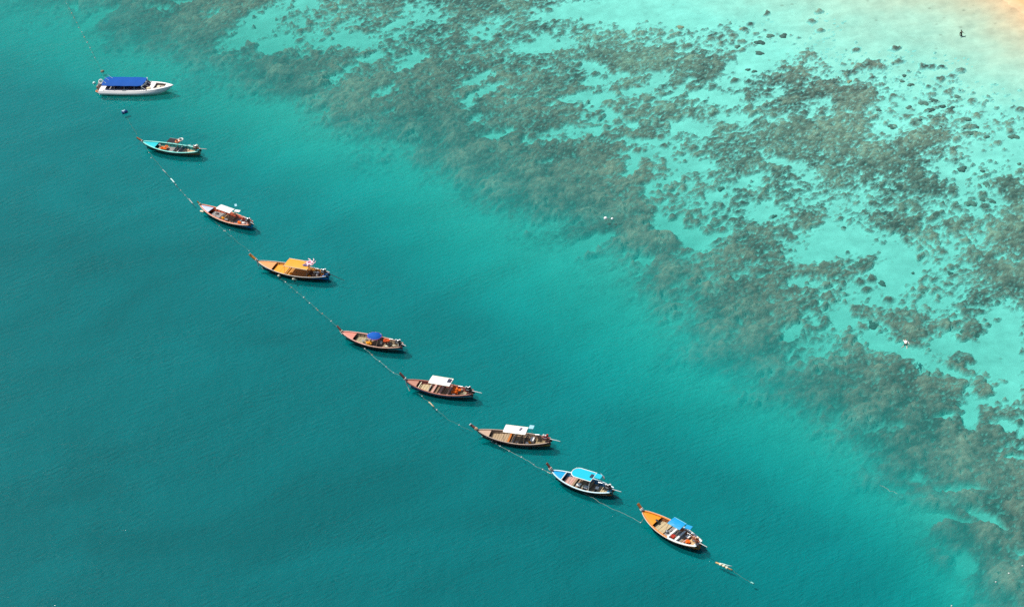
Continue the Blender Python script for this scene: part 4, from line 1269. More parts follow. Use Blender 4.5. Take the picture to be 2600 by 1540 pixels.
# ================================================================== the speedboat
def speedboat():
    bow, st = at(438.9, 216.5, 1.15), at(258, 219, .8)
    L = (bow.xy - st.xy).length
    rz = math.atan2(bow.y - st.y, bow.x - st.x)
    mid = (bow + st) / 2
    root = empty("speedboat", (mid.x, mid.y, 0), rz, "white speedboat with a long bright blue canopy, moored above the longtail boats", "speedboat")
    M = Matrix.Translation((mid.x, mid.y, 0)) @ Matrix.Rotation(rz, 4, 'Z')
    X = lambda t: (t - .5) * L                       # t 0 stern, 1 bow
    B = 1.92

    def hb(t): return B * (1 if t < .45 else (1 - ((t - .45) / .56) ** 2.7)) * (.94 + .06 * min(1, t / .3)) + .02

    def shr(t): return .82 + .38 * max(0, (t - .3) / .7) ** 1.6
    W = paint("gelcoat_white", (.84, .82, .79), .62, .10, 2)

    def strip(prof, name, mat, par, t0=0, t1=1, n=26, close_stern=True):
        mb = MB()
        k = len(prof)
        for s in (-1, 1):
            vs, fs = [], []
            for i in range(n + 1):
                t = t0 + (t1 - t0) * i / n
                for fy, fz in prof:
                    keel = -.35 + (shr(t) - .1 + .35) * max(0, (t - .80) / .2) ** 1.8
                    vs.append((X(t), s * hb(t) * fy, keel + (shr(t) - keel) * fz))
            for i in range(n):
                for j in range(k - 1):
                    q = (i * k + j, (i + 1) * k + j, (i + 1) * k + j + 1, i * k + j + 1)
                    fs.append(q)
            mb.add(vs, fs)
        if close_stern:
            vs = []
            for fy, fz in prof:
                z = -.35 + (shr(0) + .35) * fz
                vs += [(X(0), -hb(0) * fy, z), (X(0), hb(0) * fy, z)]
            mb.add(vs, [(2 * j, 2 * j + 1, 2 * j + 3, 2 * j + 2) for j in range(k - 1)])
        return mb.build(name, mat, par)
    strip([(0, 0), (.80, .28), (.90, .42)], "hull_bottom", W, root)
    strip([(.905, .42), (.985, .60)], "hull_band", paint("pinkish_grey_band", (.80, .68, .68), .35, .3, 5), root, close_stern=True)
    strip([(1.0, .60), (.975, .74), (.86, 1.0)], "hull_side", W, root)
    # registration smudges on the band
    for (ta, tb) in ((.36, .48), (.60, .66)):
        mb = MB()
        vs = []
        for t in (ta, tb):
            for fz in (.50, .57):
                keel = -.35
                vs.append((X(t), -hb(t) * .965 - .02, keel + (shr(t) - keel) * fz))
        mb.add(vs, [(0, 2, 3, 1)])
        mb.build("hull_marking", paint("faded_grey_print", (.25, .23, .26), .5, .3, 20), root)

    # deck with two wells cut into it
    mb = MB()
    n = 40
    vs, fs = [], []

    def well(t, k):
        return (.08 < t < .66 and abs(k) < .60) or (.745 < t < .895 and abs(k) < (.66 - 1.6 * max(0, t - .80)))
    ks = [-1, -.80, -.62, -.4, -.2, 0, .2, .4, .62, .80, 1]
    for i in range(n + 1):
        t = i / n
        for k in ks:
            vs.append((X(t), hb(t) * k * .86, shr(t) + .05 * (1 - k * k)))
    m = len(ks)
    for i in range(n):
        for j in range(m - 1):
            tc, kc = (i + .5) / n, (ks[j] + ks[j + 1]) / 2
            if not well(tc, kc): fs.append((i * m + j, (i + 1) * m + j, (i + 1) * m + j + 1, i * m + j + 1))
    mb.add(vs, fs)
    mb.build("deck", W, root)
    # cockpit sole and the bow well
    mb = MB().box(X(.07), X(.67), -B * .60, B * .60, .28, .32)
    for s in (-1, 1): mb.box(X(.07), X(.67), s * B * .54 - .03, s * B * .54 + .03, .3, .80)
    mb.box(X(.06), X(.075), -B * .8, B * .8, .3, .84).box(X(.66), X(.672), -B * .8, B * .8, .3, 1.0)
    mb.build("cockpit", paint("cockpit_grey", (.35, .34, .33), .6, .3), root)
    bw = MB()
    pts = [(X(.745), -B * .50), (X(.80), -B * .52), (X(.90), -B * .22), (X(.90), B * .22), (X(.80), B * .52), (X(.745), B * .50)]
    bw.slab([Vector((x, y, .72)) for x, y in pts], .04)
    for i in range(6):
        a, b = pts[i], pts[(i + 1) % 6]
        bw.add([(a[0], a[1], .70), (b[0], b[1], .70), (b[0], b[1], 1.10), (a[0], a[1], 1.10)], [(0, 1, 2, 3)])
    bw.build("bow_well", paint("tan_sole", (.42, .36, .28), .7, .3), root)
    MB().box(X(.775), X(.815), -.28, .28, .73, .88).build("bow_seat", paint("cream_cushion", (.78, .70, .52), .7, .15), root)
    MB().ell((X(.685), -B * .45, 1.06), .45, .33, .12, 10, 5).build("foredeck_hatch", paint("buff_hatch", (.72, .62, .40), .6, .2), root)
    # seats
    for i in range(4):
        for s in (-1, 1):
            MB().box(X(.15 + .12 * i), X(.15 + .12 * i) + .55, s * .55 - .35, s * .55 + .35, .33, .75).build("bench_seat", paint("maroon_seat", (.28, .10, .08), .7, .3), root)
    # windscreen
    for k, (y0, y1) in enumerate(((-1.25, -.48), (-.42, .42), (.48, 1.25))):
        xa, xb = X(.675) - .02 * abs(k - 1), X(.60)
        d0 = -.55 * abs(y0) / 1.25
        d1 = -.55 * abs(y1) / 1.25
        w = MB().add([(xa + d0 + .3, y0, 1.02), (xa + d1 + .3, y1, 1.02), (xb + d1 + .55, y1, 1.46), (xb + d0 + .55, y0, 1.46),
                      (xa + d0 + .27, y0, 1.02), (xa + d1 + .27, y1, 1.02), (xb + d1 + .52, y1, 1.46), (xb + d0 + .52, y0, 1.46)],
                     [(0, 1, 2, 3), (7, 6, 5, 4), (0, 4, 5, 1), (2, 6, 7, 3), (1, 5, 6, 2), (0, 3, 7, 4)])
        w.build("windscreen", paint("tinted_screen", (.045, .025, .03), .12, .1), root)
    fr = MB()
    for y in (-1.28, -.45, .45, 1.28):
        d = -.55 * abs(y) / 1.25
        fr.tube([(X(.675) + d + .32, y, 1.0), (X(.60) + d + .57, y, 1.50)], .045, 5)
    fr.tube([(X(.60) + .57 - .55 * abs(y) / 1.25, y, 1.50) for y in (-1.28, -.6, 0, .6, 1.28)], .05, 5)
    fr.build("windscreen_frame", W, root)
    # canopy
    cm = paint("royal_blue_canopy", (.0, .085, .40), .75, .10, 3)
    n = 12
    vs, fs = [], []
    for i in range(n + 1):
        t = .045 + (.635 - .045) * i / n
        wq = 1.42 if i else 1.30
        if i >= n - 1: wq = 1.28
        for k in (-1, -.75, -.4, 0, .4, .75, 1):
            xe = .42 * abs(k) ** 2 if i == n else 0
            vs.append((X(t) - xe, wq * k * 1.04 + .22, 1.66 + .26 * (1 - k * k) + .02 * math.sin(i * 1.7)))
    b = len(vs)
    vs += [(x, y, z - .07) for x, y, z in vs]
    for i in range(n):
        for j in range(6):
            a = i * 7 + j
            fs += [(a, a + 7, a + 8, a + 1), (b + a, b + a + 1, b + a + 8, b + a + 7)]
    for j in range(6): fs += [(j, j + 1, b + j + 1, b + j), (n * 7 + j + 1, n * 7 + j, b + n * 7 + j, b + n * 7 + j + 1)]
    for i in range(n): fs += [(i * 7, b + i * 7, b + i * 7 + 7, i * 7 + 7), (i * 7 + 6, i * 7 + 13, b + i * 7 + 13, b + i * 7 + 6)]
    cp = MB().add(vs, fs).build("canopy", cm, root)
    edge = MB().tube([(X(.635) + .03 - .42 * abs(k) ** 2, 1.40 * k + .22, 1.65) for k in (-1, -.7, -.35, 0, .35, .7, 1)], .06, 5)
    edge.build("canopy_edge", W, cp)
    for t in (.08, .22, .36, .50, .60):
        for s in (-1, 1):
            MB().tube([(X(t), s * B * .78, .85), (X(t), s * 1.22 + .08, 1.62)], .03, 5).build("canopy_post", STEEL, root)
    for (t, y, a) in ((.15, .95, 0), (.125, .15, 5), (.10, -.65, 0)):
        h = MB().tube([(X(t), y, 1.76), (X(t) - .25, y + .05, 1.94), (X(t) - .85, y + .15, 2.4)], [.07, .06, .04], 5)
        h.build("rod_holder", paint("pale_blue_rod", (.60, .78, .92), .4, .1), root)
    # side deck openings below the canopy, stern platform, outboards
    for t in (.33, .57):
        MB().box(X(t), X(t) + .7, -B * .80, -B * .74, .86, .90).build("side_vent", paint("dark_vent", (.03, .07, .09), .5, .1), root)
    MB().box(X(0) - .65, X(0), -1.2, 1.2, .18, .26).build("swim_platform", W, root)
    for y in (-.62, .05, .72):
        e = MB()
        e.ell((X(0) - .42, y, .95), .30, .24, .34, 10, 7)
        e.box(X(0) - .50, X(0) - .34, y - .09, y + .09, -.3, .75)
        e.box(X(0) - .36, X(0) - .02, y - .10, y + .10, .40, .62)
        oo = e.build("outboard_motor", paint("motor_cowl", (.36, .26, .22), .4, .3, 6), root)
        MB().box(X(0) - .60, X(0) - .25, y - .20, y + .20, 1.06, 1.12).build("motor_cowl", W if y > 0 else paint("orange_cowl", (.62, .22, .10), .5, .2), oo)
    MB().tube([(X(.02), 1.3, .85), (X(.0) - .3, 1.25, 1.35), (X(0) - .5, .6, 1.45), (X(0) - .5, .0, 1.45)], .035, 5).build("stern_rail", W, root)
    MB().tube([(X(.965), 0, 1.2), (X(1.0) + .12, 0, 1.12)], [.10, .05], 6).build("bow_roller", W, root)
    return root, M, X


sp_root, sp_M, sp_X = speedboat()
o = MB().ring((0, 0, 0), .34, .11, 18, 8).build("lifebuoy", WHITE, None, True, "white lifebuoy standing at the stern of the white speedboat", "lifebuoy")
o.matrix_world = sp_M @ Matrix.Translation((sp_X(.0) - .12, .35, 1.50)) @ Matrix.Rotation(R(50), 4, 'X')
o = MB().ring((0, 0, 0), .30, .09, 16, 8).build("lifebuoy", paint("orange_buoy", (.85, .25, .08), .5, .2), None, True, "orange lifebuoy on the stern platform of the white speedboat", "lifebuoy")
o.matrix_world = sp_M @ Matrix.Translation((sp_X(0) - .45, -.95, .42))
o = MB().ell((0, 0, 0), .28, .28, .26, 10, 7).build("buoy", paint("pale_aqua_float", (.60, .82, .78), .5, .1), None, True, "pale round buoy floating off the stern of the white speedboat", "buoy")
o.location = at(239, 211, .05)

# ================================================================== floats and lines
def float_mesh(kind):
    if kind == 'ball': return MB().ell((0, 0, .03), .19, .19, .15, 9, 6)
    if kind == 'big': return MB().ell((0, 0, .08), .34, .34, .30, 12, 8)
    return MB().tube([(-.45, 0, .03), (-.38, 0, .04), (.38, 0, .04), (.45, 0, .03)], [.06, .11, .11, .06], 7)


FW = paint("foam_white", (.50, .58, .54), .8, .25, 8)
FT = paint("foam_tan", (.55, .40, .26), .8, .3, 8)
FG = paint("foam_grey", (.50, .52, .50), .8, .3, 8)
runs = [
    ("small float on the buoy line running up past the white speedboat", "floats on the line beyond the speedboat",
     [(169, 10, 'w'), (176, 22, 'w'), (182, 34, 't'), (188, 46, 't'), (195, 58, 't'), (200, 71, 'g'), (208, 82, 'g'), (214, 95, 't'), (221.6, 108, 'w'), (229, 122, 'w'), (234, 134, 'w'), (241, 147, 'g')]),
    ("small float on the line between the turquoise boat and the red and cream boat", "floats between the turquoise and the red and cream boats",
     [(378, 388, 'w'), (384, 401, 'w'), (447, 469.4, 'w'), (459, 483.5, 'w'), (470, 496, 'w'), (477.5, 504.5, 'w'), (481, 506, 'w')]),
    ("small float below the hull of the red and cream boat", "floats below the red and cream boat", [(557, 573, 'g'), (568.5, 585.7, 'w'), (572, 586.5, 'w'), (583.6, 584.2, 'g'), (587, 599, 'g'), (632.5, 636.8, 'g')]),
    ("small float on the line between the amber boat and the salmon boat", "floats between the amber and salmon boats",
     [(708.8, 702.7, 'w'), (725, 716, 'w'), (740, 729.5, 't'), (754.6, 742.6, 'w'), (771.4, 755, 'w'), (786.2, 769.4, 'w'), (803, 783, 't'), (806.5, 787, 't'), (818.5, 796, 't'), (841, 815, 'w')]),
    ("small float on the line between the salmon boat and the red-brown boat", "floats between the salmon and red-brown boats",
     [(926.5, 885, 'w'), (944.8, 900.8, 't'), (964.5, 917.2, 'w'), (981, 931, 'g'), (999.5, 945.8, 'w'), (909, 872, 'g')]),
    ("small float on the line between the red-brown boat and the plain wooden boat", "floats between the red-brown and plain wooden boats",
     [(1071.8, 1005.2, 'w'), (1109.2, 1040, 'w'), (1166, 1078.5, 'g')]),
    ("small float on the line between the plain wooden boat and the light blue boat", "floats between the plain wooden and light blue boats",
     [(1224.6, 1107.2, 'w'), (1249, 1120, 'g'), (1259.9, 1125.4, 'w'), (1270.2, 1132, 'w'), (1293, 1144.5, 'g'), (1324.2, 1160, 'w'), (1355.3, 1178.8, 'g'), (1378.3, 1191.2, 'w'), (1391, 1197.6, 'w'), (1395, 1200, 't'), (1402, 1201, 't')]),
    ("small float between the light blue boat and the orange boat", "floats between the light blue and orange boats",
     [(1453, 1238.4, 'w'), (1464, 1240.7, 't'), (1475.5, 1246.2, 'w'), (1626.9, 1325.8, 'w')]),
    ("small white float over the dark reef in the lower right corner", "floats in the lower right corner", [(2596, 1435.7, 'w'), (2561.6, 1454.7, 'w'), (2528.6, 1476.7, 'w'), (2416, 1537, 'w')]),
]
ORD = ['first', 'second', 'third', 'fourth', 'fifth', 'sixth', 'seventh']
NM = ['the turquoise boat', 'the red and cream boat', 'the amber boat', 'the salmon boat', 'the red-brown boat', 'the plain boat', 'the light blue boat', 'the orange boat']
ENDS = {runs[0][0]: ('the top edge', 'the speedboat'), runs[1][0]: (NM[0], NM[1]), runs[2][0]: (NM[1], NM[2]), runs[3][0]: (NM[2], NM[3]), runs[4][0]: (NM[3], NM[4]),
        runs[5][0]: (NM[4], NM[5]), runs[6][0]: (NM[5], NM[6]), runs[7][0]: (NM[6], NM[7])}
protos = {}
for lb, gp, pts in runs:
    for i, (x, y, k) in enumerate(pts):
        mt = {'w': FW, 't': FT, 'g': FG}[k]
        if k not in protos:
            o = float_mesh('ball').build("float", mt, None, True)
            protos[k] = o
        else:
            o = protos[k].copy()
            COL.objects.link(o)
        sh = lb
        a_, b_ = ENDS.get(lb, (None, None))
        if a_:
            k2 = min(i, len(pts) - 1 - i)
            sh = ORD[k2] + ' float from ' + (a_ if i == k2 else b_) + ', on the line to ' + (b_ if i == k2 else a_)
        tag(o, sh, "float", gp)
        o.location = at(x, y, 0)
        rr = random.Random(i * 7 + int(x))
        s = rr.uniform(.38, .62)
        o.scale = (s * rr.uniform(.9, 1.5), s, s)
        o.rotation_euler = (0, 0, rr.uniform(0, 3))


def bar_float(x0, y0, x1, y1, r, mat, label, name="float_pole", cat="float"):
    a, b = at(x0, y0, .03), at(x1, y1, .03)
    c = (a + b) / 2
    o = MB().tube([a - c, (a - c) * .3 + Vector((0, .05, .02)), (b - c) * .4 + Vector((0, -.04, .01)), b - c], r, 6).build(name, mat, None, True, label, cat)
    o.location = c
    return o


bar_float(434, 454, 443.6, 464, .10, paint("pale_aqua_float", (.60, .82, .78), .5, .1), "short pale pipe floating below the stern of the turquoise boat")
bar_float(413, 431, 422, 439, .05, FG, "thin grey pole floating below the turquoise boat, nearer its bow")
bar_float(481.5, 508, 490, 517, .07, FG, "grey rope end floating left of the red and cream boat")
bar_float(1089, 1020, 1102, 1032, .09, paint("tan_pole", (.62, .48, .30), .7, .3), "tan pole floating below the red-brown boat")
bar_float(1817.4, 1426.6, 1859, 1446, .10, paint("bamboo", (.62, .40, .16), .6, .4, 9), "long bamboo pole floating beyond the stern of the orange boat", "bamboo_pole", "pole")
bar_float(1822, 1428, 1858.4, 1436.3, .055, paint("pale_aqua_float", (.60, .82, .78), .5, .1), "thin pale pole beside the long bamboo pole", "thin_pole", "pole")
bar_float(1906, 1477.7, 1914.5, 1480.6, .10, paint("green_white_foam", (.25, .62, .54), .7, .2), "pale green scrap of foam at the end of the last line", "foam_scrap", "foam")
for k, (x, y, lb) in enumerate([(1830, 1432.4, "cream float tied at the left end of the bamboo pole"), (1838, 1436, "cream float tied at the middle of the bamboo pole"), (1846, 1440.5, "cream float tied at the right end of the bamboo pole")]):
    o = float_mesh('ball').build("float", CREAM, None, True, lb, "float")
    o.location = at(x, y, .06)
for (x, y, s, lb) in ((1537.6, 555, .8, "larger of the two white marker buoys over the reef"), (1554.4, 556, .58, "smaller of the two white marker buoys over the reef")):
    o = float_mesh('big').build("marker_buoy", paint("buoy_white", (.90, .90, .88), .35, .05), None, True, lb, "buoy")
    o.location = at(x, y, .05)
    o.scale = (s, s, s)
# the blue drum below the speedboat and the brown float beside it
o = empty("drum_float", at(317, 286, 0), R(20), "blue drum floating below the white speedboat", "drum")
MB().tube([(-.48, 0, .10), (-.45, 0, .10), (.45, 0, .10), (.48, 0, .10)], [.24, .30, .30, .24], 12).build("drum_body", paint("drum_blue", (.01, .07, .24), .3, .2), o, True)
MB().tube([(-.2, 0, .10), (-.14, 0, .10)], .315, 12).build("drum_band", paint("drum_pale_band", (.55, .75, .85), .4, .1), o)
MB().box(-.42, .1, -.05, .15, .38, .44).build("drum_lid", paint("drum_pale_band", (.55, .75, .85), .4, .1), o)
o = MB().ell((0, 0, -.05), .36, .36, .24, 10, 6).build("buoy", paint("mud_brown_float", (.20, .17, .12), .7, .3), None, True, "dull brown buoy floating above the speedboat's stern", "buoy")
o.location = at(260, 181, .0)


def line(pts, r, mat, label, group=None, sag=.0):
    w = [at(x, y, .012) for x, y in pts]
    r = r * .5
    out = []
    for i in range(len(w) - 1):
        for k in range(6):
            q = w[i].lerp(w[i + 1], k / 6)
            f_ = math.sin(math.pi * k / 6)
            rr = random.Random(i * 10 + k)
            out.append(q + Vector((rr.uniform(-.06, .06), rr.uniform(-.08, .08) - sag * f_, -.02 + .035 * rr.random())))
    out.append(w[-1])
    c = out[0].copy()
    o = MB().tube([p - c for p in out], r, 4).build("mooring_line", mat, None, False, label, "rope", group)
    o.location = c
    return o


RG = paint("weedy_rope", (.16, .22, .17), .9, .4, 10)
RP = paint("washed_rope", (.34, .42, .37), .9, .3, 10)
line([(165, 3), (182, 34), (214, 95), (241, 147), (252, 168), (262, 190)], .025, RG, "thin dark line strung with floats above the speedboat")
line([(322, 300), (335, 322), (341, 330), (348, 342)], .03, RG, "short slack line from the blue drum to the turquoise boat")
line([(372, 378), (403.7, 418.8), (422, 439), (447, 469.4), (470, 496), (496, 522)], .035, RG, "line between the turquoise boat and the red and cream boat")
line([(545, 563), (557, 573), (575, 590), (600, 611), (632.5, 636.8)], .028, RG, "line between the red and cream boat and the amber boat")
line([(695, 692), (725, 716), (771.4, 755), (805, 785), (841, 815), (858, 830)], .035, RG, "line between the amber boat and the salmon boat")
line([(909, 870), (918, 878), (926.5, 885), (944.8, 900.8), (981, 931), (999.5, 945.8), (1014, 952)], .04, RP, "line between the salmon boat and the red-brown boat")
line([(1062, 998), (1089, 1020), (1109.2, 1040), (1135, 1062), (1166, 1078.5), (1200, 1094)], .03, RG, "line between the red-brown boat and the plain wooden boat")
line([(1224.6, 1107.2), (1270.2, 1132), (1324.2, 1160), (1355.3, 1178.8), (1391, 1197.6)], .04, RP, "line between the plain wooden boat and the light blue boat")
line([(1453, 1238.4), (1475.5, 1246.2), (1492, 1256), (1517, 1270), (1545, 1286), (1586, 1303), (1626.9, 1325.8)], .04, RP, "line between the light blue boat and the orange boat")
line([(1859, 1446), (1871, 1455), (1890, 1468), (1906, 1477.7)], .03, RG, "line trailing to the right of the bamboo pole")
line([(2233, 1231), (2240, 1232.5), (2252, 1239), (2258, 1245), (2270, 1247), (2279, 1252.5)], .045, RP, "wavy scrap of pale rope drifting off the reef edge")


def tether(bt, t, y, z, px, py, label):
    a, b = bt.M @ Vector((bt.X(t), y, z)), at(px, py, .05)
    c = a.copy()
    o = MB().tube([a - c, a.lerp(b, .5) - c + Vector((0, 0, -.15)), b - c], .028, 4).build("tether_rope", ROPEM, None, False, label, "rope")
    o.location = c


tether(b9, .06, -.30, .95, 1626.9, 1325.8, "bow rope of the orange boat down to its float")
tether(b8, .0, -.05, .8, 1391, 1197.6, "bow rope of the light blue boat")
tether(b4, .02, -.1, .9, 669, 684, "bow rope of the amber boat dropping into the water")
tether(b6, .0, -.05, .7, 1040, 992, "bow rope of the red-brown boat dropping into the water")
tether(b7, .0, -.05, .7, 1215, 1104, "bow rope of the plain wooden boat dropping into the water")
tether(b5, .0, -.05, .7, 858, 830, "bow rope of the salmon boat running to the line")

# ================================================================== people in the water
def skin_body(name, joints, edges, mat, parent=None, sub=2, **kw):
    me = bpy.data.meshes.new(name)
    me.from_pydata([j[:3] for j in joints], edges, [])
    o = bpy.data.objects.new(name, me)
    COL.objects.link(o)
    sk = o.modifiers.new("skin", 'SKIN')
    for i, j in enumerate(joints):
        me.skin_vertices[0].data[i].radius = (j[3], j[4] if len(j) > 4 else j[3])
    me.skin_vertices[0].data[0].use_root = True
    sk.use_smooth_shade = True
    ss = o.modifiers.new("sub", 'SUBSURF')
    ss.levels = ss.render_levels = sub
    dg = bpy.context.evaluated_depsgraph_get()
    m2 = bpy.data.meshes.new_from_object(o.evaluated_get(dg))
    bpy.data.objects.remove(o)
    m2.name = name
    m2.materials.clear()
    m2.materials.append(mat)
    o = bpy.data.objects.new(name, m2)
    COL.objects.link(o)
    if parent: o.parent = parent
    return tag(o, **kw) if kw else o


def person(loc, rz, label, shirt, shorts, hair, prone, skin_mat):
    """local frame, prone: head towards +y, face down, z up; standing: facing +y"""
    root = empty("person", loc, rz, label, "person")
    if prone:
        J = [(0, 0, -.02, .15, .10), (0, .28, .0, .15, .11), (0, .48, .02, .17, .10), (0, .60, .02, .06, .06), (0, .74, .0, .095, .11),      # pelvis .. head
             (.19, .50, .0, .06), (.36, .38, -.10, .045), (.42, .16, -.12, .034), (.44, .02, -.10, .034, .02),                                # right arm, reaching down beside
             (-.19, .52, .0, .06), (-.30, .72, -.10, .045), (-.26, .95, -.16, .034), (-.25, 1.05, -.16, .034, .02),                           # left arm, reaching ahead
             (.10, -.10, -.04, .095), (.14, -.50, -.16, .07), (.12, -.92, -.10, .048), (.12, -1.10, -.08, .03, .05),                          # right leg
             (-.12, -.10, -.04, .095), (-.34, -.42, -.18, .07), (-.52, -.74, -.06, .048), (-.60, -.88, -.03, .03, .05)]                        # left leg, kicked out
        E = [(0, 1), (1, 2), (2, 3), (3, 4), (2, 5), (5, 6), (6, 7), (7, 8), (2, 9), (9, 10), (10, 11), (11, 12), (0, 13), (13, 14), (14, 15), (15, 16), (0, 17), (17, 18), (18, 19), (19, 20)]
    else:
        J = [(0, 0, 0, .15, .10), (0, 0, .25, .14, .10), (0, 0, .44, .17, .10), (0, 0, .56, .055), (0, .01, .70, .085, .11),
             (.19, 0, .46, .055), (.36, .05, .26, .042), (.50, .16, .12, .032), (.56, .22, .08, .03, .02),
             (-.19, 0, .46, .055), (-.36, .02, .24, .042), (-.52, .10, .10, .032), (-.58, .14, .06, .03, .02),
             (.09, 0, -.12, .09), (.11, .05, -.48, .065), (.11, -.02, -.86, .045), (.11, .12, -.90, .04, .03),
             (-.09, 0, -.12, .09), (-.12, .02, -.48, .065), (-.13, -.06, -.86, .045), (-.13, .08, -.90, .04, .03)]
        E = [(0, 1), (1, 2), (2, 3), (3, 4), (2, 5), (5, 6), (6, 7), (7, 8), (2, 9), (9, 10), (10, 11), (11, 12), (0, 13), (13, 14), (14, 15), (15, 16), (0, 17), (17, 18), (18, 19), (19, 20)]
    skin_body("body", J, E, skin_mat, root)
    # hands: palm and five short fingers
    for (w, h) in ((7, 8), (11, 12)):
        a, b = Vector(J[w][:3]), Vector(J[h][:3])
        d = (b - a).normalized()
        s = d.cross(Vector((0, 0, 1))).normalized()
        hm = MB()
        for k, ln in enumerate((.07, .085, .09, .08, .06)):
            off = s * (.028 - .014 * k)
            if k == 0:
                hm.tube([b - d * .02 + s * .03, b + s * .055 + d * .02, b + s * .06 + d * .05], [.012, .011, .008], 5)
            else:
                hm.tube([b + off, b + off + d * ln * .55, b + off + d * ln + Vector((0, 0, -.02))], [.011, .010, .007], 5)
        hm.build("fingers", skin_mat, root, True)
    # clothes: slightly larger skins over trunk, sleeves and thighs
    if shirt:
        idx = [1, 2, 5, 6, 9, 10] if not prone else [1, 2, 5, 6, 7, 9, 10, 11]
        sel = [0, 1, 2, 5, 6] + ([7] if prone else []) + [9, 10] + ([11] if prone else [])
        js = [tuple(J[i][:3]) + tuple(r_ * 1.13 + .008 for r_ in (J[i][3:] if len(J[i]) > 4 else (J[i][3], J[i][3]))) for i in sel]
        mp = {v: k for k, v in enumerate(sel)}
        es = [(mp[a], mp[b]) for a, b in E if a in mp and b in mp]
        skin_body("shirt", js, es, shirt, root)
    sel = [0, 13, 14, 17, 18]
    js = []
    for i in sel:
        p = Vector(J[i][:3])
        if i in (14, 18): p = Vector(J[i - 1][:3]).lerp(p, .8)
        js.append(tuple(p) + tuple(r_ * 1.14 + .006 for r_ in (J[i][3:] if len(J[i]) > 4 else (J[i][3], J[i][3]))))
    skin_body("shorts", js, [(0, 1), (1, 2), (0, 3), (3, 4)], shorts, root)
    hp = Vector(J[4][:3])
    if prone:
        MB().ell(hp + Vector((0, .02, .035)), .105, .125, .095, 12, 8).build("hair", hair, root, True)
        fp = hp + Vector((0, .02, -.09)); fd = Vector((0, 0, -1)); fu = Vector((0, 1, 0))
    else:
        MB().ell(hp + Vector((0, -.03, .05)), .105, .115, .115, 12, 8).build("hair", hair, root, True)
        fp = hp + Vector((0, .10, -.01)); fd = Vector((0, 1, 0)); fu = Vector((0, 0, 1))
    nose = MB()
    nose.tube([fp + fu * .02, fp + fd * .025 - fu * .02], [.010, .016], 6)
    nose.build("nose", skin_mat, root)
    for s in (-1, 1):
        MB().ell(fp + Vector((s * .035, 0, 0)) + fu * .025, .014, .012, .012, 8, 5).build("eye", WHITE, root)
        MB().ell(hp + Vector((s * .092, 0, 0)), .015, .025, .035, 8, 5).build("ear", skin_mat, root)
    MB().ell(fp - fu * .055, .025, .010, .008, 8, 4).build("mouth", paint("lips", (.40, .15, .12), .5, .1), root)
    return root


sn = at(2300, 872, 0)
person((sn.x, sn.y, .02), R(-12), "person in a white shirt and dark shorts snorkelling face down over the reef", paint("wet_white_shirt", (.88, .86, .84), .6, .05), paint("dark_green_shorts", (.03, .09, .08), .8, .1),
       paint("light_brown_hair", (.40, .24, .12), .7, .1), True, paint("pale_skin", (.72, .58, .47), .6, .05))
sw = at(2441, 82, 0)
person((sw.x, sw.y, -.42), R(200), "dark-haired person wading waist deep in the pale shallows by the beach", paint("dark_swim_shirt", (.05, .05, .05), .8, .1), paint("black_shorts", (.03, .03, .035), .8, .1),
       paint("black_hair", (.02, .015, .012), .6, .1), False, paint("tanned_skin", (.30, .17, .10), .6, .05))

